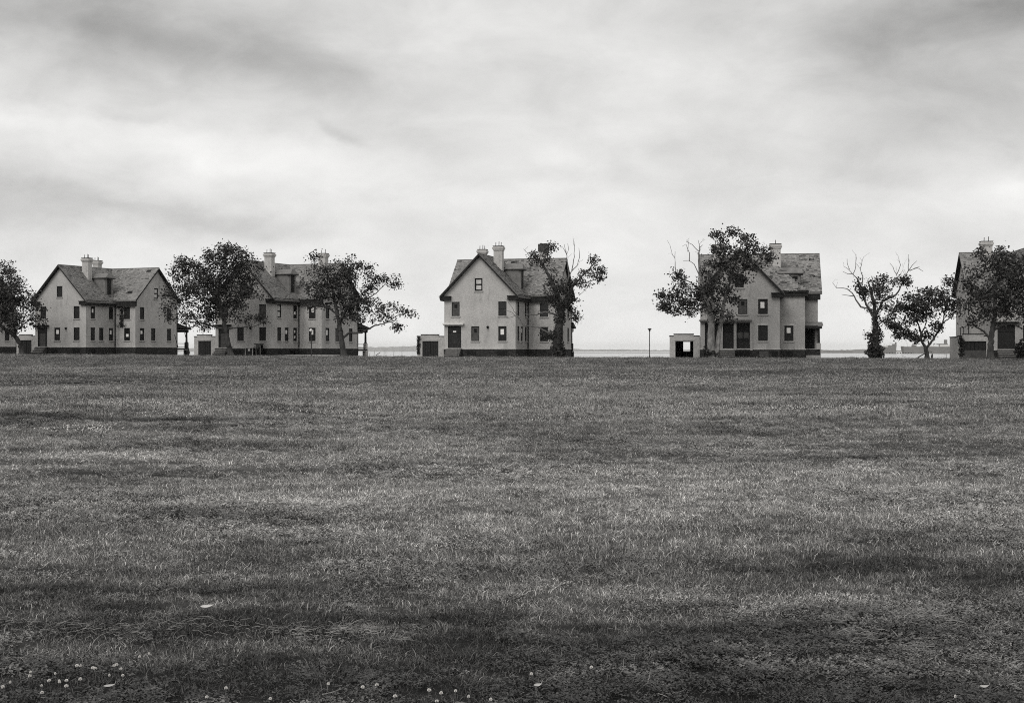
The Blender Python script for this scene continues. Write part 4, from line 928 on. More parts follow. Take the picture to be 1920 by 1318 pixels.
tree(178, 669, [
    [(1046, 669), (1044, 640), (1048, 610), (1054, 585), (1050, 562), (1040, 538), (1028, 512), (1015, 492), (1002, 472), (.62, .07)], [(1054, 585), (1062, 560), (1075, 532), (1095, 512), (1115, 490), (.25, .05)], [(1046, 640), (1030, 628), (1012, 620), (.18, .06)], [(1075, 532), (1095, 528), (1120, 520), (.1, .04)]],
    [(1050, 553, 33, 27), (1062, 535, 20, 18), (1035, 520, 18, 20), (1090, 528, 18, 11), (1010, 492, 17, 13), (1024, 477, 12, 14), (1000, 476, 8, 7), (1082, 525, 18, 12), (1100, 507, 19, 11), (1120, 517, 11, 6), (1114, 490, 8, 16), (1070, 562, 12, 15), (1074, 580, 10, 8), (1022, 625, 20, 6), (1037, 572, 18, 14), (1126, 505, 5, 5), (1035, 462, 6, 6), (1080, 592, 7, 6)],
    'ivy-clad half-dead tree with bare limbs in front of the central house', 24, dens=1.3, cl=.32, leaf_size=.21,
    bare=[[(1064, 535), (1066, 512), (1064, 490), (1061, 470), (1058, 455), .1], [(1061, 472), (1054, 461), .04], [(1062, 475), (1066, 466), (1064, 455), .04], [(1062, 530), (1070, 508), (1082, 497), (1086, 480), (1085, 463), .09], [(1072, 505), (1076, 485), (1078, 453), .06], [(1085, 552), (1095, 543), (1103, 535), .04],
          [(1050, 590), (1036, 585), (1022, 582), (1005, 588), (985, 586), (974, 577), .16], [(1044, 635), (1030, 622), (1010, 611), (980, 607), (968, 585), (953, 564), .13], [(974, 596), (960, 583), (945, 578), .05], [(1000, 606), (992, 596), (986, 590), .07], [(968, 588), (952, 595), (945, 588), .04], [(1004, 478), (988, 470), (984, 466), (990, 460), .05]],
    ivy=[(1046, 650, 15, 18, 900), (1046, 622, 11, 18, 450), (1050, 595, 13, 16, 500), (1030, 628, 14, 6, 260), (1053, 658, 10, 10, 400)])
tree(166, 670, [
    [(1334, 670), (1333, 645), (1334, 612), (1330, 580), (1322, 550), (1315, 520), (1311, 492), (1310, 470), (.52, .07)], [(1342, 669, .4), (1346, 640, .4), (1352, 600, .5), (1358, 562, .5), (1370, 522, .5), (1381, 482, .4), (.33, .07)], [(1334, 606), (1338, 572), (1333, 545), (1328, 520), (.3, .08)], [(1330, 585), (1310, 577), (1285, 573), (1262, 580), (.13, .04)],
    [(1370, 522), (1395, 505), (1420, 485), (1438, 470), (.12, .04)], [(1320, 545), (1300, 540), (1275, 530), (.1, .03)], [(1333, 548), (1345, 520), (1352, 490), (1360, 460), (.14, .05)], [(1352, 600), (1362, 588), (1372, 580), (.1, .04)]],
    [(1385, 466, 34, 24), (1358, 452, 15, 12), (1395, 447, 20, 11), (1342, 437, 6, 6), (1375, 433, 10, 6), (1420, 470, 22, 12), (1440, 466, 11, 9), (1375, 498, 42, 22), (1345, 488, 20, 20), (1414, 496, 22, 9), (1350, 530, 38, 22), (1388, 525, 20, 8), (1333, 560, 32, 22), (1300, 541, 20, 16), (1280, 526, 16, 12), (1262, 556, 17, 8), (1240, 553, 10, 5), (1292, 580, 30, 10), (1262, 580, 18, 6), (1340, 585, 28, 13), (1362, 592, 15, 12), (1302, 562, 20, 10), (1272, 513, 8, 7), (1245, 575, 6, 5), (1270, 543, 9, 6), (1283, 562, 12, 6), (1250, 566, 8, 4), (1316, 545, 12, 12), (1325, 503, 12, 19), (1331, 536, 14, 15), (1340, 470, 10, 10), (1375, 560, 8, 6), (1443, 480, 8, 6)],
    'tall split-trunk tree with dead upper limbs before the house right of centre', 25, dens=1.15, bark='bark_pale',
    bare=[[(1311, 500), (1310, 470), (1311, 455), (1309, 447), .11], [(1310, 468), (1298, 456), (1288, 450), (1291, 444), .05], [(1313, 515), (1302, 492), (1292, 485), (1281, 486), .08], [(1292, 486), (1292, 470), (1286, 455), (1279, 459), .05], [(1316, 540), (1295, 527), (1280, 518), (1262, 508), .1], [(1268, 510), (1265, 482), (1258, 467), (1256, 456), .05], [(1265, 482), (1266, 468), .03], [(1311, 462), (1318, 456), .04], [(1290, 468), (1290, 452), (1287, 447), .03]],
    ivy=[(1333, 661, 14, 10, 700), (1325, 655, 8, 12, 200)])
tree(164, 672, [
    [(1641, 672), (1641, 648), (1642, 620), (1640, 592), (1640, 572), (1635, 550), (1628, 526), (.45, .08)], [(1640, 590), (1628, 577), (1620, 560), (1616, 538), (1607, 520), (.16, .05)], [(1642, 588), (1655, 562), (1680, 551), (1690, 531), (1697, 516), (.17, .05)], [(1642, 610), (1660, 598), (1682, 612), (.07, .03)]],
    [(1609, 530, 9, 14), (1619, 546, 12, 12), (1640, 535, 17, 15), (1655, 523, 12, 10), (1662, 545, 20, 10), (1686, 525, 13, 9), (1700, 527, 7, 12), (1634, 570, 20, 14), (1660, 570, 20, 15), (1660, 596, 14, 8), (1681, 612, 13, 6), (1650, 545, 14, 14), (1670, 608, 8, 5), (1632, 628, 5, 4)],
    'half-dead ivy-wrapped tree with antler-like bare limbs, alone against the sky', 26, dens=1.6, cl=.32, leaf_size=.21,
    bare=[[(1636, 590), (1628, 577), (1614, 573), (1605, 560), (1598, 548), (1588, 540), (1568, 537), (1561, 528), .14], [(1601, 553), (1590, 552), (1578, 550), .07], [(1618, 545), (1607, 520), (1600, 512), (1590, 503), (1582, 497), .09], [(1600, 512), (1590, 511), (1580, 507), .05], [(1600, 511), (1605, 497), (1604, 475), .05], [(1592, 504), (1588, 492), (1588, 483), .04], [(1618, 530), (1618, 517), (1613, 502), (1619, 480), .06], [(1634, 560), (1630, 535), (1626, 523), .07],
          [(1688, 535), (1697, 516), (1703, 506), (1720, 500), (1731, 507), .08], [(1703, 506), (1703, 475), .05], [(1704, 505), (1711, 495), (1719, 487), .05], [(1706, 505), (1724, 498), .04], [(1686, 535), (1680, 512), (1673, 500), (1668, 491), .06], [(1680, 512), (1687, 495), (1684, 482), .05], [(1684, 520), (1693, 505), (1697, 512), .03]],
    ivy=[(1641, 640, 11, 26, 650), (1643, 605, 10, 24, 420), (1650, 628, 8, 14, 200), (1634, 645, 8, 12, 150), (1618, 548, 8, 14, 160)])
tree(167, 671, [
    [(1738, 671), (1738, 658), (1736, 648), (.27, .24)], [(1736, 648), (1728, 636), (1726, 620), (1722, 605), (1712, 590), (1700, 575), (.17, .05)], [(1729, 638), (1712, 629), (1698, 625), (1686, 627), (.08, .03)], [(1737, 649), (1748, 636), (1760, 616), (1770, 601), (1780, 593), (1792, 592), (.15, .05)], [(1727, 625), (1735, 606), (1738, 590), (1735, 570), (.1, .04)], [(1768, 603), (1772, 580), (1772, 560), (.09, .04)]],
    [(1730, 560, 42, 22), (1715, 576, 28, 16), (1740, 545, 24, 10), (1700, 562, 20, 12), (1765, 560, 26, 20), (1775, 540, 16, 16), (1778, 526, 9, 8), (1745, 586, 20, 10), (1780, 580, 13, 12), (1789, 568, 12, 11), (1700, 600, 13, 8), (1690, 613, 10, 5), (1688, 626, 9, 4), (1705, 625, 11, 5), (1717, 632, 7, 4), (1755, 610, 9, 6), (1743, 626, 5, 5), (1682, 577, 15, 10), (1720, 595, 12, 6)],
    'small forked leafy tree, dark against the water beside the ivy-wrapped one', 27, dens=1.2, leaf_size=.24)
tree(156, 674, [
    [(1857, 674), (1857, 645), (1860, 622), (1864, 597), (1866, 570), (1866, 540), (1870, 510), (.38, .1)], [(1856, 634), (1845, 620), (1832, 612), (1822, 604), (.15, .05)], [(1861, 618), (1880, 608), (1900, 606), (1918, 615), (.15, .06)], [(1864, 598), (1845, 578), (1830, 555), (.14, .05)], [(1866, 575), (1890, 555), (1912, 540), (.14, .05)]],
    [(1865, 540, 52, 45), (1842, 500, 32, 22), (1880, 492, 38, 22), (1816, 560, 20, 34), (1905, 522, 38, 40), (1860, 586, 48, 20), (1910, 577, 34, 18), (1845, 474, 10, 7), (1882, 472, 14, 9), (1825, 600, 16, 8), (1935, 545, 45, 55), (1812, 530, 12, 14), (1938, 600, 30, 14)],
    'dense dark leafy tree at the right edge before the last house', 28, dens=1.0)

# ------------------------------------------------------------------ shrubs and climbers
def shrub(px, Y, w_, h_, label, seed, n=900, name='shrub', cat='shrub', zoff=0.0, at_xyz=None, size=.2, group=None):
    rng = np.random.default_rng(seed)
    if at_xyz is None:
        x, y = at(px, Y); z = gz(x, y)
    else: x, y, z = at_xyz
    root = empty(name, (x, y, z + zoff), 0, label, cat, group)
    u = rng.normal(size=(n, 3)); u /= np.linalg.norm(u, axis=1)[:, None]; u *= (.55 + .5 * rng.random(n))[:, None]
    lump = 1 + .22 * np.sin(u[:, 0] * 5 + seed) * np.cos(u[:, 2] * 6 + seed)
    C = u * np.array([w_ / 2, w_ / 2.4, h_ / 2]) * lump[:, None] + np.array([0, 0, h_ * .47]); C = C[C[:, 2] > 0.02]
    link('foliage', leaf_mesh('foliage', C, size, rng), 'ivy', root)['kind'] = 'stuff'
    mb = MB()
    for i in range(7):
        a = i * .9; mb.tube([(.06 * math.cos(a), .06 * math.sin(a), -.1), (w_ * .22 * math.cos(a), w_ * .2 * math.sin(a), h_ * .5), (w_ * .32 * math.cos(a + .3), w_ * .28 * math.sin(a + .3), h_ * .8)], [.04, .025, .012], 5)
    mb.build('stems', 'bark', root); return root
shrub(1641, 162.5, 2.05, 1.75, 'dense rounded bush at the foot of the ivy-wrapped tree', 41, 1500)
shrub(1916, 165, 1.6, 2.3, 'dark climbing bush by the steps at the right edge', 42, 900)
shrub(1048, 176.5, 1.5, .9, 'low bush at the foot of the half-dead tree by the central house', 43, 600)
def vine(hx, uvz, du, dz, label, seed, n, dv=.12):
    """leafy climber flat against a house or garage wall, in that house's frame"""
    px, Y, phi, zg = hx; x, y = at(px, Y); c, s = math.cos(R(phi)), math.sin(R(phi)); rng = np.random.default_rng(seed)
    u, v, z = uvz; root = empty('climbing_vine', (x + u * c + v * s, y - u * s + v * c, zg + z), -R(phi), label, 'vine')
    t = rng.random(n); C = np.stack([rng.normal(0, .5, n) * du * (.5 + .8 * np.abs(np.sin(t * 7 + seed))), -.06 - np.abs(rng.normal(0, dv, n)), t * dz], 1)
    link('leaves', leaf_mesh('leaves', C, .17, rng), 'ivy', root)['kind'] = 'stuff'
    mb = MB(); mb.tube([(0, -.06, 0), (.06, -.08, dz * .4), (-.05, -.08, dz * .7), (.02, -.06, dz)], [.04, .035, .03, .015], 5); mb.build('stem', 'bark', root)
vine((66, 216, 23, 1.28), (10.95, LA, 4.05), .55, 3.1, 'dark creeper hanging beside an upper window of the far-left house', 51, 420)
vine((833, 186, 14, .93), (-3.55, .15, .35), .22, 2.35, 'ragged dark creeper on the corner of the central garage', 52, 260)
vine((1858, 169, 8, .79), (-3.4, .15, .05), .3, 2.55, 'dark creeper up the corner of the garage at the right edge', 53, 420)

# ------------------------------------------------------------------ lamps, stakes, boxes, oddments
def lamp(px, Y, h, label, globe):
    x, y = at(px, Y); root = empty('street_lamp', (x, y, gz(x, y)), 0, label, 'street lamp', 'lamp posts by the houses')
    q = MB(); q.tube([(0, 0, -.3), (0, 0, .25), (0, 0, .3), (-.02, 0, h * .6), (-.06 if globe else 0, 0, h)], [.11, .11, .075, .07, .06] if globe else [.09, .09, .055, .05, .05], 8); q.build('post', 'metal', root)
    if globe:
        q = MB(); q.tube([(-.07, 0, h), (-.07, 0, h + .12)], [.13, .15], 8); q.build('collar', 'metal', root)
        q = MB(); q.ball((-.07, 0, h + .32), .22, 10, 7, .9); q.build('globe', 'globe', root, True)
    else:
        q = MB(); q.tube([(0, 0, h), (0, 0, h + .18), (0, 0, h + .3)], [.08, .12, .2], 8); q.build('lantern', 'metal', root)
        q = MB(); q.tube([(0, 0, h + .3), (0, 0, h + .37), (0, 0, h + .44)], [.26, .24, .06], 10); q.build('cap', 'metal', root)
lamp(584, 187, 3.15, 'dark lamp post with white globe in front of the house behind two trees', True)
lamp(1218, 181, 3.35, 'slim dark lamp post standing alone against the water', False)
def stake(px, Y, h, lean, label, r=.03, group='thin stakes on the shore between the houses'):
    x, y = at(px, Y); root = MB(); root.tube([(0, 0, -.4), (lean * .5, .02, h * .5), (lean, .03, h)], [r, r * .9, r * .7], 5)
    o = root.build('fence_stake', 'wood'); o.location = (x, y, gz(x, y)); tag(o, label, 'stake', group)
for (px, h, l, lab) in ((693, .72, .03, 'short upright stake, leftmost of those between two houses'), (700.5, 1.0, .18, 'leaning stake, second from the left on the open shore'), (720, .95, .02, 'tall upright stake, third from the left on the shore'), (724.5, .75, -.1, 'stake standing just right of the tall one'), (738, .85, .05, 'lone stake in the middle of the gap between two houses'), (754, .82, -.04, 'rightmost stake left of the central garage')):
    stake(px, 209 + (px - 690) * -.12, h, l, lab)
stake(1775, 172, .62, 0, 'thin stake left of the garage at the right edge', .02)
def pole(name, pts, r, label, cat, m='wood'):
    b = Vector(pts[0]); q = MB(); q.tube([tuple(Vector(p) - b) for p in pts], r, 6); o = q.build(name, m); o.location = b; tag(o, label, cat)
def wp(px, py, Y): return ((px - 960) / F * Y, Y, EYE + (HY - py) / F * Y)
pole('leaning_rail', [wp(705, 666.5, 207), wp(713, 661, 207.4)], [.06, .05], 'dark broken rail leaning on the shore among stakes', 'rail')
pole('leaning_pole', [wp(356, 664, 222), wp(350, 640, 223), wp(345.5, 622, 224)], [.07, .06, .05], 'outer pole leaning on the veranda end of the far-left house', 'pole', 'trim')
pole('leaning_pole', [wp(334, 652, 223), wp(330.5, 640, 223), wp(327.5, 628, 223)], [.06, .06, .05], 'inner pole propped inside the veranda of the far-left house', 'pole', 'trim')
pole('fallen_branch', [wp(1719, 672.5, 166), wp(1724, 669, 166), wp(1731, 665, 166.5), wp(1736, 663, 167)], [.08, .07, .06, .04], 'dead branch leaning against the small forked tree from the left', 'branch', 'bark')
pole('bent_branch', [wp(1741, 660, 167), wp(1744, 659, 166.8), wp(1747, 661, 166.6), wp(1748, 665, 166.5), wp(1747.5, 668, 166.5), wp(1747.3, 672.5, 166.5)], [.03, .03, .035, .08, .13, .11], 'hooked dark broken branch standing right of the small forked tree', 'branch', 'bark')
def cabinet():
    x, y = at(470, 198.5); z = gz(x, y); rz = -R(23)
    r = empty('wooden_hutch', (x, y, z), rz, 'low dark wooden hutch with pale sloping lid and white notice', 'hutch')
    q = MB(); q.box(-.52, .52, -.4, .4, .0, 1.12); q.build('body', 'board', r)
    q = MB(); q.prism([(-.75, -.55, 1.1), (-.75, .5, 1.42), (-.75, .5, 1.48), (-.75, -.55, 1.17)], (1.5, 0, 0)); q.build('lid', 'concrete', r)
    for a in (-.64, .54):
        q = MB(); q.box(a, a + .11, -.46, -.36, -.1, 1.1); q.build('post', 'concrete', r)
    q = MB(); q.box(-.16, .16, -.425, -.405, .72, 1.02); q.build('notice', 'white', r)
    x, y = at(486.5, 198); r = empty('slatted_kiosk', (x, y, gz(x, y)), rz, 'tall narrow slatted wooden frame with flat top beside the hutch', 'frame')
    q = MB(); q.box(-.62, .5, -.45, .45, 1.62, 1.74); q.build('top', 'trim', r)
    q = MB(); q.box(-.36, .36, .1, .35, 0, 1.6); q.build('back', 'boardk', r)
    for a in (-.38, .3):
        q = MB(); q.box(a, a + .09, -.38, -.29, -.1, 1.62); q.build('post', 'wood', r)
    for i in range(4):
        q = MB(); q.box(-.25 + .15 * i, -.2 + .15 * i, -.3, -.26, .1, 1.2); q.build('slat', 'trim', r)
    q = MB(); q.box(-.38, .38, -.36, -.3, 1.22, 1.6); q.build('panel', 'boardm', r)
cabinet()
def sheet(name, pts, m, label, kind='structure', n=14, lift=.012, far=0.0):
    """thin strip laid on the ground between two edge lines"""
    (a0, a1), (b0, b1) = pts; V, Fc = [], []
    for i in range(n + 1):
        t = i / n
        for e_, (p, q) in enumerate(((a0, a1), (b0, b1))):
            x = p[0] + (q[0] - p[0]) * t; y = p[1] + (q[1] - p[1]) * t; V.append((x, y, gz(x, y) + lift + far * e_))
    for i in range(n): Fc.append((2 * i, 2 * i + 2, 2 * i + 3, 2 * i + 1))
    tag(link(name, np_mesh(name, V, Fc), m), label, kind=kind)
pa, pb = at(522, 197), at(640, 196); pc, pd_ = at(536, 199.5), at(640, 199)
sheet('path', ((pa, pb), (pc, pd_)), 'concrete', 'pale concrete path at the foot of the house behind two trees', lift=.02, far=.2)
# a rut crossing the field on the left
_rut = [hit(px, py) for px, py in ((-60, 726), (0, 723.5), (120, 719), (260, 714), (400, 708), (520, 702), (600, 698), (670, 694))]
def rut():
    V, Fc = [], []; rng = random.Random(4); pts = []
    for i in range(len(_rut) - 1):
        for j in range(12): t = j / 12; pts.append((_rut[i][0] + (_rut[i + 1][0] - _rut[i][0]) * t, _rut[i][1] + (_rut[i + 1][1] - _rut[i][1]) * t))
    for i, (x, y) in enumerate(pts):
        w_ = rng.uniform(.5, 1.5); c = rng.uniform(-.3, .3)
        for s in (-1, 1): V.append((x, y + c + s * w_, gz(x, y + c + s * w_) + .03))
    for i in range(len(pts) - 1): Fc.append((2 * i, 2 * i + 1, 2 * i + 3, 2 * i + 2))
    tag(link('track', np_mesh('track', V, Fc), 'soil'), 'thin dark rut crossing the field on the left', kind='structure')
rut()
# litter by the houses
q = MB(); q.ball((0, 0, .1), .16, 7, 5, .6); q.ball((.2, .05, .14), .12, 6, 4, .8); q.ball((-.2, -.02, .07), .12, 6, 4, .6)
o = q.build('white_bag', 'white'); x, y = at(1471, 177.0); o.location = (x, y, 0.89 + .05); o.scale = (1.3, 1, 1.4); tag(o, 'crumpled white bag lying at the foot of the grey brick house', 'bag')

# ------------------------------------------------------------------ ships and pier across the bay
def ship(px0, px1, D, hull_top, label, super_, seed):
    k = D / F; L_ = (px1 - px0) * k; x0 = (px0 - 960) * k; ht = EYE + (HY - hull_top) * k - WZ; bw_ = 14
    root = empty('ship', (x0, D, WZ), 0, label, 'ship', 'grey ships moored across the bay')
    q = MB(); b, e = 0.0, L_
    lo = [(b + 3, 0), (b + 6, -bw_ / 2), (e - 2, -bw_ / 2), (e - 1, 0), (e - 2, bw_ / 2), (b + 6, bw_ / 2)]
    hi = [(b, 0), (b + 3, -bw_ / 2), (e - 1, -bw_ / 2), (e, 0), (e - 1, bw_ / 2), (b + 3, bw_ / 2)]
    i = len(q.v); n = len(lo)
    q.v += [(p[0], p[1], -.5) for p in lo] + [(p[0], p[1], ht) for p in hi]
    q.f += [tuple(range(n))[::-1], tuple(range(n, 2 * n))] + [(j, (j + 1) % n, n + (j + 1) % n, n + j) for j in range(n)]
    q.build('hull', 'hull', root)
    for (a, b_, z0, z1, m) in super_:
        s = MB(); s.box((a - px0) * k, (b_ - px0) * k, -4, 4, ht + (z0) * k if z0 > 0 else ht + .01, ht + z1 * k); s.build('superstructure', m, root)
    rng = random.Random(seed)
    for i in range(6):
        xx = L_ * (i + .5 + rng.uniform(-.2, .2)) / 6; h_ = rng.uniform(4, 8.5); s = MB(); s.tube([(xx, 0, ht), (xx + rng.uniform(-1, 1), 0, ht + h_)], [.3, .15], 5); s.tube([(xx, 0, ht + h_ * .8), (xx + rng.uniform(-4, 4), 0, ht + h_ * .95)], [.2, .12], 4); s.build('mast', 'hull', root)
ship(1650, 1680, 2720, 651, 'grey ship seen left of the small forked tree, shorter of the two', [(1657, 1664, 0, 2.0, 'shipw'), (1664, 1679, 0, 3.0, 'hull'), (1674, 1679.5, 3, 5.6, 'hull'), (1680 - .8, 1680, 0, 9, 'hull')], 1)
ship(1688.5, 1800, 2700, 650.5, 'long grey ship behind the small forked tree, white bridge at its right end', [(1690, 1694, 0, .8, 'hull'), (1710, 1717, 0, 3.0, 'hull'), (1761, 1785, 0, 3.5, 'shipw'), (1757, 1776, 3.5, 5.5, 'hull'), (1771, 1775, 5.5, 13, 'hull'), (1742, 1752, 0, 1.6, 'shipw'), (1727, 1732, 0, 1.4, 'hull')], 2)
def pier():
    D = 2600; k = D / F; x0 = (1652 - 960) * k; root = empty('pier', (x0, D, WZ), 0, 'low pale pier in front of the grey ships', 'pier'); L_ = 61 * k
    q = MB(); q.box(0, L_, -3, 3, 1.3, 2.3); q.build('deck', 'pier', root)
    for i in range(12):
        q = MB(); q.box(L_ * i / 12 + .5, L_ * i / 12 + 1.2, -2.5, 2.5, -1, 1.3); q.build('pile', 'hull', root)
    r = empty('white_shed', ((1680.5 - 960) * k, D, WZ + 2.302), 0, 'small white shed standing on the low pier', 'shed')
    q = MB(); q.box(0, 9.3 * k, -2, 2, 0, 2.1); q.build('wall', 'shipw', r); q = MB(); q.prism([(-.3, -2.3, 2.1), (-.3, 2.3, 2.1), (-.3, 0, 2.9)], (9.3 * k + .6, 0, 0)); q.build('roof', 'pier', r)
pier()

# ------------------------------------------------------------------ the field: grass, clover, straw, fallen leaves
TUFTS = bpy.data.collections.new('grass_tufts')
def tuft(name, blades, rad, h0, h1, wid, seed, lean=.6, even=False):
    rng = np.random.default_rng(seed); V, Fc, T = [], [], []
    for b in range(blades):
        a = rng.uniform(0, 6.283); r = rad * math.sqrt(rng.random()); c = np.array([r * math.cos(a), r * math.sin(a), -.01])
        d = np.array([rng.normal(.1, .75), rng.normal(0, .75), 0]) * lean; h = rng.uniform(h0, h1); th = rng.uniform(0, 6.283); s = np.array([math.cos(th), math.sin(th), 0]) * wid * rng.uniform(.7, 1.3)
        straw = rng.random() < (.03 if even else .12)
        if straw: d *= 1.9; h *= rng.uniform(.5, 1.0)
        i = len(V); p1 = c + d * h * .35 + np.array([0, 0, h * .62]); p2 = c + d * h * 1.05 + np.array([rng.normal(0, .25) * h, rng.normal(0, .25) * h, h * rng.uniform(.55, 1.0)])
        if rng.random() < .02: p1 = p1 + np.array([0, 0, h * .3]); p2 = p2 + np.array([0, 0, h * .7])      # a stalk the mower missed
        V += [c - s, c + s, p1 + s * .75, p1 - s * .75, p2]; Fc += [(i, i + 1, i + 2), (i, i + 2, i + 3), (i + 3, i + 2, i + 4)]
        t = (rng.uniform(.6, 1.25) if even else math.exp(rng.normal(-.28, .55))) * (1.7 if straw else 1); T += [t * .85, t * .85, t, t, t * 1.05]
    me = np_mesh(name, V, Fc, T); me.materials.append(MT['grass'])
    o = bpy.data.objects.new(name, me); TUFTS.objects.link(o)
for i in range(5): tuft('tuft_%d' % i, 66, .10, .014, .046, .0016, 60 + i, 1.0)
def clover_tuft(name, n, rad, seed):
    rng = np.random.default_rng(seed); V, Fc, T = [], [], []
    for b in range(n):
        a = rng.uniform(0, 6.283); r = rad * math.sqrt(rng.random()); c = np.array([r * math.cos(a), r * math.sin(a), rng.uniform(.012, .04)]); t = math.exp(rng.normal(-.45, .35)); th0 = rng.uniform(0, 6.28); tilt = rng.normal(0, .3, 2)
        for k in range(3):          # three leaflets
            th = th0 + k * 2.094; d = np.array([math.cos(th), math.sin(th), tilt[0] * math.cos(th) + tilt[1] * math.sin(th)]); e = np.array([-math.sin(th), math.cos(th), .2]); L_ = rng.uniform(.008, .014); i = len(V)
            V += [c, c + d * L_ * .7 + e * L_ * .45, c + d * L_ * 1.15, c + d * L_ * .7 - e * L_ * .45]; Fc += [(i, i + 1, i + 2), (i, i + 2, i + 3)]; T += [t] * 4
    me = np_mesh(name, V, Fc, T); me.materials.append(MT['grass']); TUFTS.objects.link(bpy.data.objects.new(name, me))
for i in range(2): clover_tuft('tuft_v_clover_%d' % i, 60, .12, 80 + i)
for i in range(4): tuft('tuft_wide_%d' % i, 60, .5, .03, .075, .010, 70 + i, 1.0, True)
def field_noise(x, y, s, seed):
    rng = np.random.default_rng(seed); v = 0
    for j in range(6):
        a = rng.uniform(0, 6.28); f = s * rng.uniform(.6, 1.8); v = v + np.sin((x * math.cos(a) * .7 + y * math.sin(a)) * f + rng.uniform(0, 6.28) + 1.3 * np.sin(x * f * .5 + j))
    return v / 6
def grass():
    rng = np.random.default_rng(99); P, Ro, S, Ix = [], [], [], []
    for (y0, y1, den, kind, sxy, sz) in ((4.6, 10, 170, 0, 1.0, 1.0), (10, 18, 105, 0, 1.2, 1.05), (18, 36, 55, 0, 1.6, 1.15), (32, 60, 9, 1, .9, .95), (60, 110, 3.0, 1, 1.35, .75), (110, 190, 1.1, 1, 2.1, .5)):
        hw = .40; extra = 1.4
        area = hw * (y1 ** 2 - y0 ** 2) + 2 * extra * (y1 - y0); n = int(area * den)
        yy = np.sqrt(rng.random(n) * (y1 ** 2 - y0 ** 2) + y0 ** 2); xx = rng.uniform(-1, 1, n) * (hw * yy + extra)
        yr = np.interp(xx, _RX, _RY); ok = yy < yr - 3.5
        # leave the rut bare
        ry = np.interp(xx, [p[0] for p in _rut], [p[1] for p in _rut], left=-99, right=-99); ok &= ~(np.abs(yy - ry) < 1.7)
        fn = field_noise(xx, yy, .55, 5) + .6 * field_noise(xx, yy, 1.6, 6)
        ok &= rng.random(n) < np.clip(.92 + fn * .4, .65, 1)
        xx, yy, fn = xx[ok], yy[ok], fn[ok]; n = len(xx)
        P.append(np.stack([xx, yy, terrain(xx, yy)], 1)); Ro.append(np.stack([rng.normal(0, .12, n), rng.normal(0, .12, n), rng.uniform(-.9, .9, n) + (rng.random(n) < .5) * 3.14], 1))
        k = rng.uniform(.75, 1.25, n); zz = sz * rng.uniform(.65, 1.25, n) * np.clip(1.05 + fn * .5, .8, 1.6)
        S.append(np.stack([k * sxy, k * sxy, zz], 1)); ix = rng.integers(0, 5, n) if kind == 0 else rng.integers(7, 11, n)
        if kind == 0:
            cl = field_noise(xx, yy, 1.1, 21) + .5 * field_noise(xx, yy, 3.3, 22) + np.clip((9.5 - yy) / 6, -.25, .15); ix = np.where(rng.random(n) < np.clip(.25 + cl * .9, .04, .7), rng.integers(5, 7, n), ix)
        Ix.append(ix)
    # unmown rough grass along the foot of the houses
    n = 6500; xx = rng.uniform(-95, 80, n); yr = np.interp(xx, _RX, _RY); yy = yr + rng.uniform(-4.5, 7.0, n); fn = field_noise(xx, yy, .5, 15) + .5 * field_noise(xx, yy, 1.9, 16)
    P.append(np.stack([xx, yy, terrain(xx, yy)], 1)); Ro.append(np.stack([rng.normal(0, .1, n), rng.normal(0, .1, n), rng.uniform(0, 6.28, n)], 1)); k = rng.uniform(.6, 1.3, n)
    S.append(np.stack([k, k, rng.uniform(.5, 1.1, n) * np.clip(.7 + 5.5 * np.clip(fn, 0, 1) * (yy > yr - 1.8), .5, 5.0)], 1)); Ix.append(rng.integers(7, 11, n))
    P = np.concatenate(P); Ro = np.concatenate(Ro); S = np.concatenate(S); Ix = np.concatenate(Ix); n = len(P)
    me = bpy.data.meshes.new('grass'); me.vertices.add(n); me.vertices.foreach_set('co', P.astype(np.float32).ravel())
    for nm, ty, val, key in (('rot', 'FLOAT_VECTOR', Ro.astype(np.float32).ravel(), 'vector'), ('scl', 'FLOAT_VECTOR', S.astype(np.float32).ravel(), 'vector'), ('idx', 'INT', Ix.astype(np.int32), 'value')):
        a = me.attributes.new(nm, ty, 'POINT'); a.data.foreach_set(key, val)
    o = bpy.data.objects.new('grass', me); COL.objects.link(o); tag(o, 'short rough mown grass covering the whole field', 'grass', kind='stuff')
    ng = bpy.data.node_groups.new('grass_scatter', 'GeometryNodeTree')
    ng.interface.new_socket('Geometry', in_out='INPUT', socket_type='NodeSocketGeometry'); ng.interface.new_socket('Geometry', in_out='OUTPUT', socket_type='NodeSocketGeometry')
    N, L = ng.nodes, ng.links; gi = N.new('NodeGroupInput'); go = N.new('NodeGroupOutput'); ip = N.new('GeometryNodeInstanceOnPoints')
    ci = N.new('GeometryNodeCollectionInfo'); ci.inputs['Collection'].default_value = TUFTS; ci.inputs['Separate Children'].default_value = True; ci.inputs['Reset Children'].default_value = True
    def na(nm, ty):
        a = N.new('GeometryNodeInputNamedAttribute'); a.data_type = ty; a.inputs['Name'].default_value = nm; return a.outputs['Attribute']
    er = N.new('FunctionNodeEulerToRotation'); L.new(na('rot', 'FLOAT_VECTOR'), er.inputs[0])
    ip.inputs['Pick Instance'].default_value = True
    L.new(gi.outputs[0], ip.inputs['Points']); L.new(ci.outputs[0], ip.inputs['Instance']); L.new(na('idx', 'INT'), ip.inputs['Instance Index']); L.new(er.outputs[0], ip.inputs['Rotation']); L.new(na('scl', 'FLOAT_VECTOR'), ip.inputs['Scale'])
    L.new(ip.outputs[0], go.inputs[0])
    md = o.modifiers.new('scatter', 'NODES'); md.node_group = ng
    print('grass tufts', n)
grass()

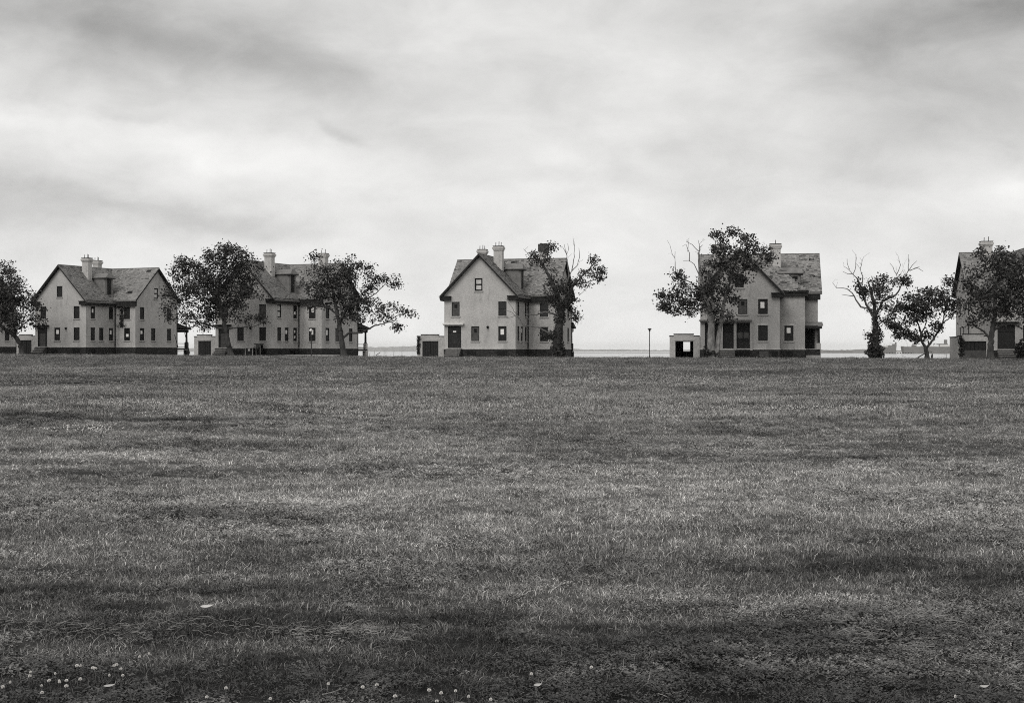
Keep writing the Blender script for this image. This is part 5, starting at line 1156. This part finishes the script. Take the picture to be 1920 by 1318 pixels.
def clover_head():
    rng = random.Random(2); mb = MB()
    for i in range(26):
        th = math.acos(1 - 1.55 * (i + .5) / 26); ph = i * 2.39996; d = Vector((math.sin(th) * math.cos(ph), math.sin(th) * math.sin(ph), math.cos(th)))
        a = d.orthogonal().normalized(); b = d.cross(a); c = Vector((0, 0, .055)); r = .0075
        mb.face([c + d * .002, c + d * r * .7 + a * .0028, c + d * r * 1.12, c + d * r * .7 - a * .0028]); mb.face([c + d * .002, c + d * r * .7 + b * .0028, c + d * r * 1.1, c + d * r * .7 - b * .0028])
    me = bpy.data.meshes.new('clover_head'); me.from_pydata([tuple(v) for v in mb.v], [], mb.f); me.materials.append(MT['clover']); return me
CH = clover_head()
_s = MB(); _s.tube([(0.006, 0, -.02), (0, .002, .03), (0, 0, .054)], [.0016, .0014, .0012], 4); CS = bpy.data.meshes.new('clover_stem'); CS.from_pydata(_s.v, [], _s.f); CS.materials.append(MT['stem'])
CLOVER = [(144, 1246), (151, 1253), (177, 1251), (178, 1256), (214, 1249), (222, 1250), (230, 1254), (59, 1263), (57, 1273), (105, 1268), (126, 1273), (107, 1281), (114, 1278), (204, 1268), (231, 1271), (78, 1288), (12, 1292), (74, 1305), (17, 1281), (387, 1308), (503, 1311), (280, 1228), (263, 1234), (153, 1277), (123, 1289), (612, 1285), (675, 1290), (709, 1289), (741, 1311), (802, 1300), (831, 1306), (854, 1301), (819, 1315), (880, 1313), (917, 1315), (995, 1269), (1113, 1253), (420, 1296), (95, 1274), (1790, 1310)]
CLOVER_ALONE = {(995, 1269): 'lone white clover flower a little right of centre near the bottom', (1113, 1253): 'lone white clover flower, highest of those right of centre', (1790, 1310): 'single white clover flower near the bottom right corner', (387, 1308): 'white clover flower alone below the pale fallen leaf', (280, 1228): 'topmost white clover flower of the lower left scatter', (12, 1292): 'white clover flower nearest the left edge'}
def clovers():
    rng = random.Random(8)
    for (px, py) in CLOVER:
        x, y = hit(px, py); x, y = hit(px, min(py + .055 / y * F, 1345)); z = gz(x, y)
        lab = CLOVER_ALONE.get((px, py)) or ('small white clover flower head in the scatter at the lower left corner' if px < 300 else 'small white clover flower head in the loose row along the bottom edge')
        r = empty('clover_flower', (x, y, z), rng.uniform(0, 6), lab, 'flower', 'white clover flowers at the lower left' if px < 300 else 'white clover flowers along the bottom edge')
        s = rng.uniform(.6, 1.2); r.scale = (s * 1.12, s * 1.12, rng.uniform(.85, 1.1)); r.rotation_euler = (rng.uniform(-.2, .2), rng.uniform(-.2, .2), rng.uniform(0, 6))
        for me, nm in ((CH, 'flower_head'), (CS, 'stem')):
            c = bpy.data.objects.new(nm, me); COL.objects.link(c); c.parent = r
clovers()
def clover_patches():
    rng = np.random.default_rng(31); V, Fc = [], []
    for (px, py, sx, sy, n) in ((250, 760, 90, 4, 120), (420, 757, 120, 5, 60), (170, 812, 60, 5, 60), (330, 782, 60, 5, 40), (640, 735, 90, 5, 60), (600, 780, 110, 5, 50), (720, 760, 50, 3, 40), (1520, 770, 170, 4, 150), (1620, 770, 60, 3, 70), (1790, 726, 40, 3, 120), (1310, 710, 90, 2, 80), (1380, 695, 80, 2, 70), (150, 693, 90, 2, 60), (450, 700, 150, 3, 80), (730, 700, 60, 2, 60), (1150, 705, 120, 3, 60), (880, 720, 200, 8, 60)):
        for i in range(n):
            x, y = hit(px + rng.normal(0, sx * .6), py + rng.normal(0, sy * .7)); r = rng.uniform(.012, .019) * (.95 if y < 45 else 1.15); z = gz(x, y) + rng.uniform(.07, .11)
            i0 = len(V)
            V += [(x, y, z + r * 1.1), (x + r, y, z), (x, y + r, z), (x - r, y, z), (x, y - r, z), (x, y, z - r * .6)]
            Fc += [(i0, i0 + 1, i0 + 2), (i0, i0 + 2, i0 + 3), (i0, i0 + 3, i0 + 4), (i0, i0 + 4, i0 + 1), (i0 + 5, i0 + 2, i0 + 1), (i0 + 5, i0 + 3, i0 + 2), (i0 + 5, i0 + 4, i0 + 3), (i0 + 5, i0 + 1, i0 + 4)]
    tag(link('clover_patches', np_mesh('clover_patches', V, Fc), 'clover'), 'drifts of tiny white clover heads farther out in the field', 'clover', kind='stuff')
clover_patches()
def straw():
    rng = np.random.default_rng(17); V, Fc, T = [], [], []
    lines = [((-40, 1188), (250, 1196), 150, 9), ((200, 1205), (330, 1180), 40, 7), ((540, 1200), (700, 1193), 150, 6), ((260, 1182), (560, 1200), 110, 10), ((640, 1205), (760, 1212), 40, 4), ((1300, 1160), (1700, 1170), 60, 10), ((1560, 1212), (1760, 1222), 60, 10), ((0, 1260), (80, 1245), 25, 4), ((1700, 1160), (1800, 1190), 70, 6), ((300, 1020), (720, 1010), 30, 10), ((1400, 1010), (1900, 1000), 30, 14), ((-20, 860), (700, 850), 110, 8), ((0, 1318), (1920, 1120), 120, 90)]
    for (a, b, n, sp) in lines:
        for i in range(n):
            t = rng.random(); x, y = hit(a[0] + (b[0] - a[0]) * t, a[1] + (b[1] - a[1]) * t + rng.normal(0, sp)); z = gz(x, y) + rng.uniform(.03, .06)
            L_ = rng.uniform(.025, .085) * (1.6 if rng.random() < .12 else 1); th = rng.normal(0, 1.0); d = np.array([math.cos(th), math.sin(th), rng.normal(0, .16)]) * L_; w_ = np.array([-math.sin(th) * .5, math.cos(th) * .5, .8]) * rng.uniform(.0007, .0013) * (1 if y < 14 else 1.8)
            m = np.array([x, y, z]) + d * .5 + np.array([0, 0, rng.uniform(-.004, .018)]); p = np.array([x, y, z]); e = p + d; i0 = len(V)
            V += [p - w_, p + w_, m + w_, m - w_, e + w_ * .5, e - w_ * .5]; Fc += [(i0, i0 + 1, i0 + 2, i0 + 3), (i0 + 3, i0 + 2, i0 + 4, i0 + 5)]; tt = rng.uniform(.6, 1.4); T += [tt] * 6
    tag(link('straw', np_mesh('straw', V, Fc, T), 'straw'), 'scattered dry cut grass stalks lying on the near lawn', 'straw', kind='stuff')
straw()
def fallen(px, py, L_, w_, rz, label, m, curl=.25, tilt=.15, up=.05):
    x, y = hit(px, py); V, Fc = [], []; n = 9
    for i in range(n + 1):
        t = i / n; hw = w_ * math.sin(math.pi * min(1, t * 1.02) ** .8) ** .8 * .5 + .0012; z = curl * L_ * (t - .5) ** 2
        for s in (-1, 0, 1): V.append(((t - .5) * L_, s * hw, z + abs(s) * hw * .45))
    for i in range(n):
        for s in (0, 1): Fc.append((3 * i + s, 3 * i + 3 + s, 3 * i + 4 + s, 3 * i + 1 + s))
    r = empty('fallen_leaf', (x, y, gz(x, y) + up), rz, label, 'leaf'); r.rotation_euler = (tilt, -.1, rz)
    link('blade', np_mesh('blade', V, Fc), m, r, True)
    q = MB(); q.tube([(L_ * .48, 0, curl * L_ * .23), (L_ * .62, .004, .02)], [.0018, .001], 5); q.build('stalk', m, r)
fallen(388, 1156, .075, .018, .2, 'pale almost white fallen leaf lying on the grass at lower left', 'pale', .5, .75, .05)
fallen(205, 1318, .05, .012, .3, 'small grey dry leaf near the bottom left among clover', 'dry', .4, .5, .07)
fallen(1846, 1312, .04, .012, -.2, 'small pale crumpled leaf near the bottom right corner', 'dry', .9, .6, .05)
fallen(1008, 1314, .04, .016, .5, 'tiny folded dry leaf at the bottom centre', 'dry', .5, .5, .07)

# ------------------------------------------------------------------ haze over the bay
def haze():
    mb = MB(); mb.box(-60000, 60000, -140, 42000, -8, 190); o = mb.build('haze', 'wall'); tag(o, 'thin pale sea haze over the bay', kind='stuff')
    m = bpy.data.materials.new('haze'); m.use_nodes = True; N, L = m.node_tree.nodes, m.node_tree.links; N.clear()
    v = N.new('ShaderNodeVolumePrincipled'); v.inputs['Color'].default_value = (1, 1, .985, 1); v.inputs['Density'].default_value = HAZE; v.inputs['Anisotropy'].default_value = -.1
    out = N.new('ShaderNodeOutputMaterial'); L.new(v.outputs[0], out.inputs['Volume']); o.data.materials.clear(); o.data.materials.append(m)
HAZE = 1.9e-5
haze()
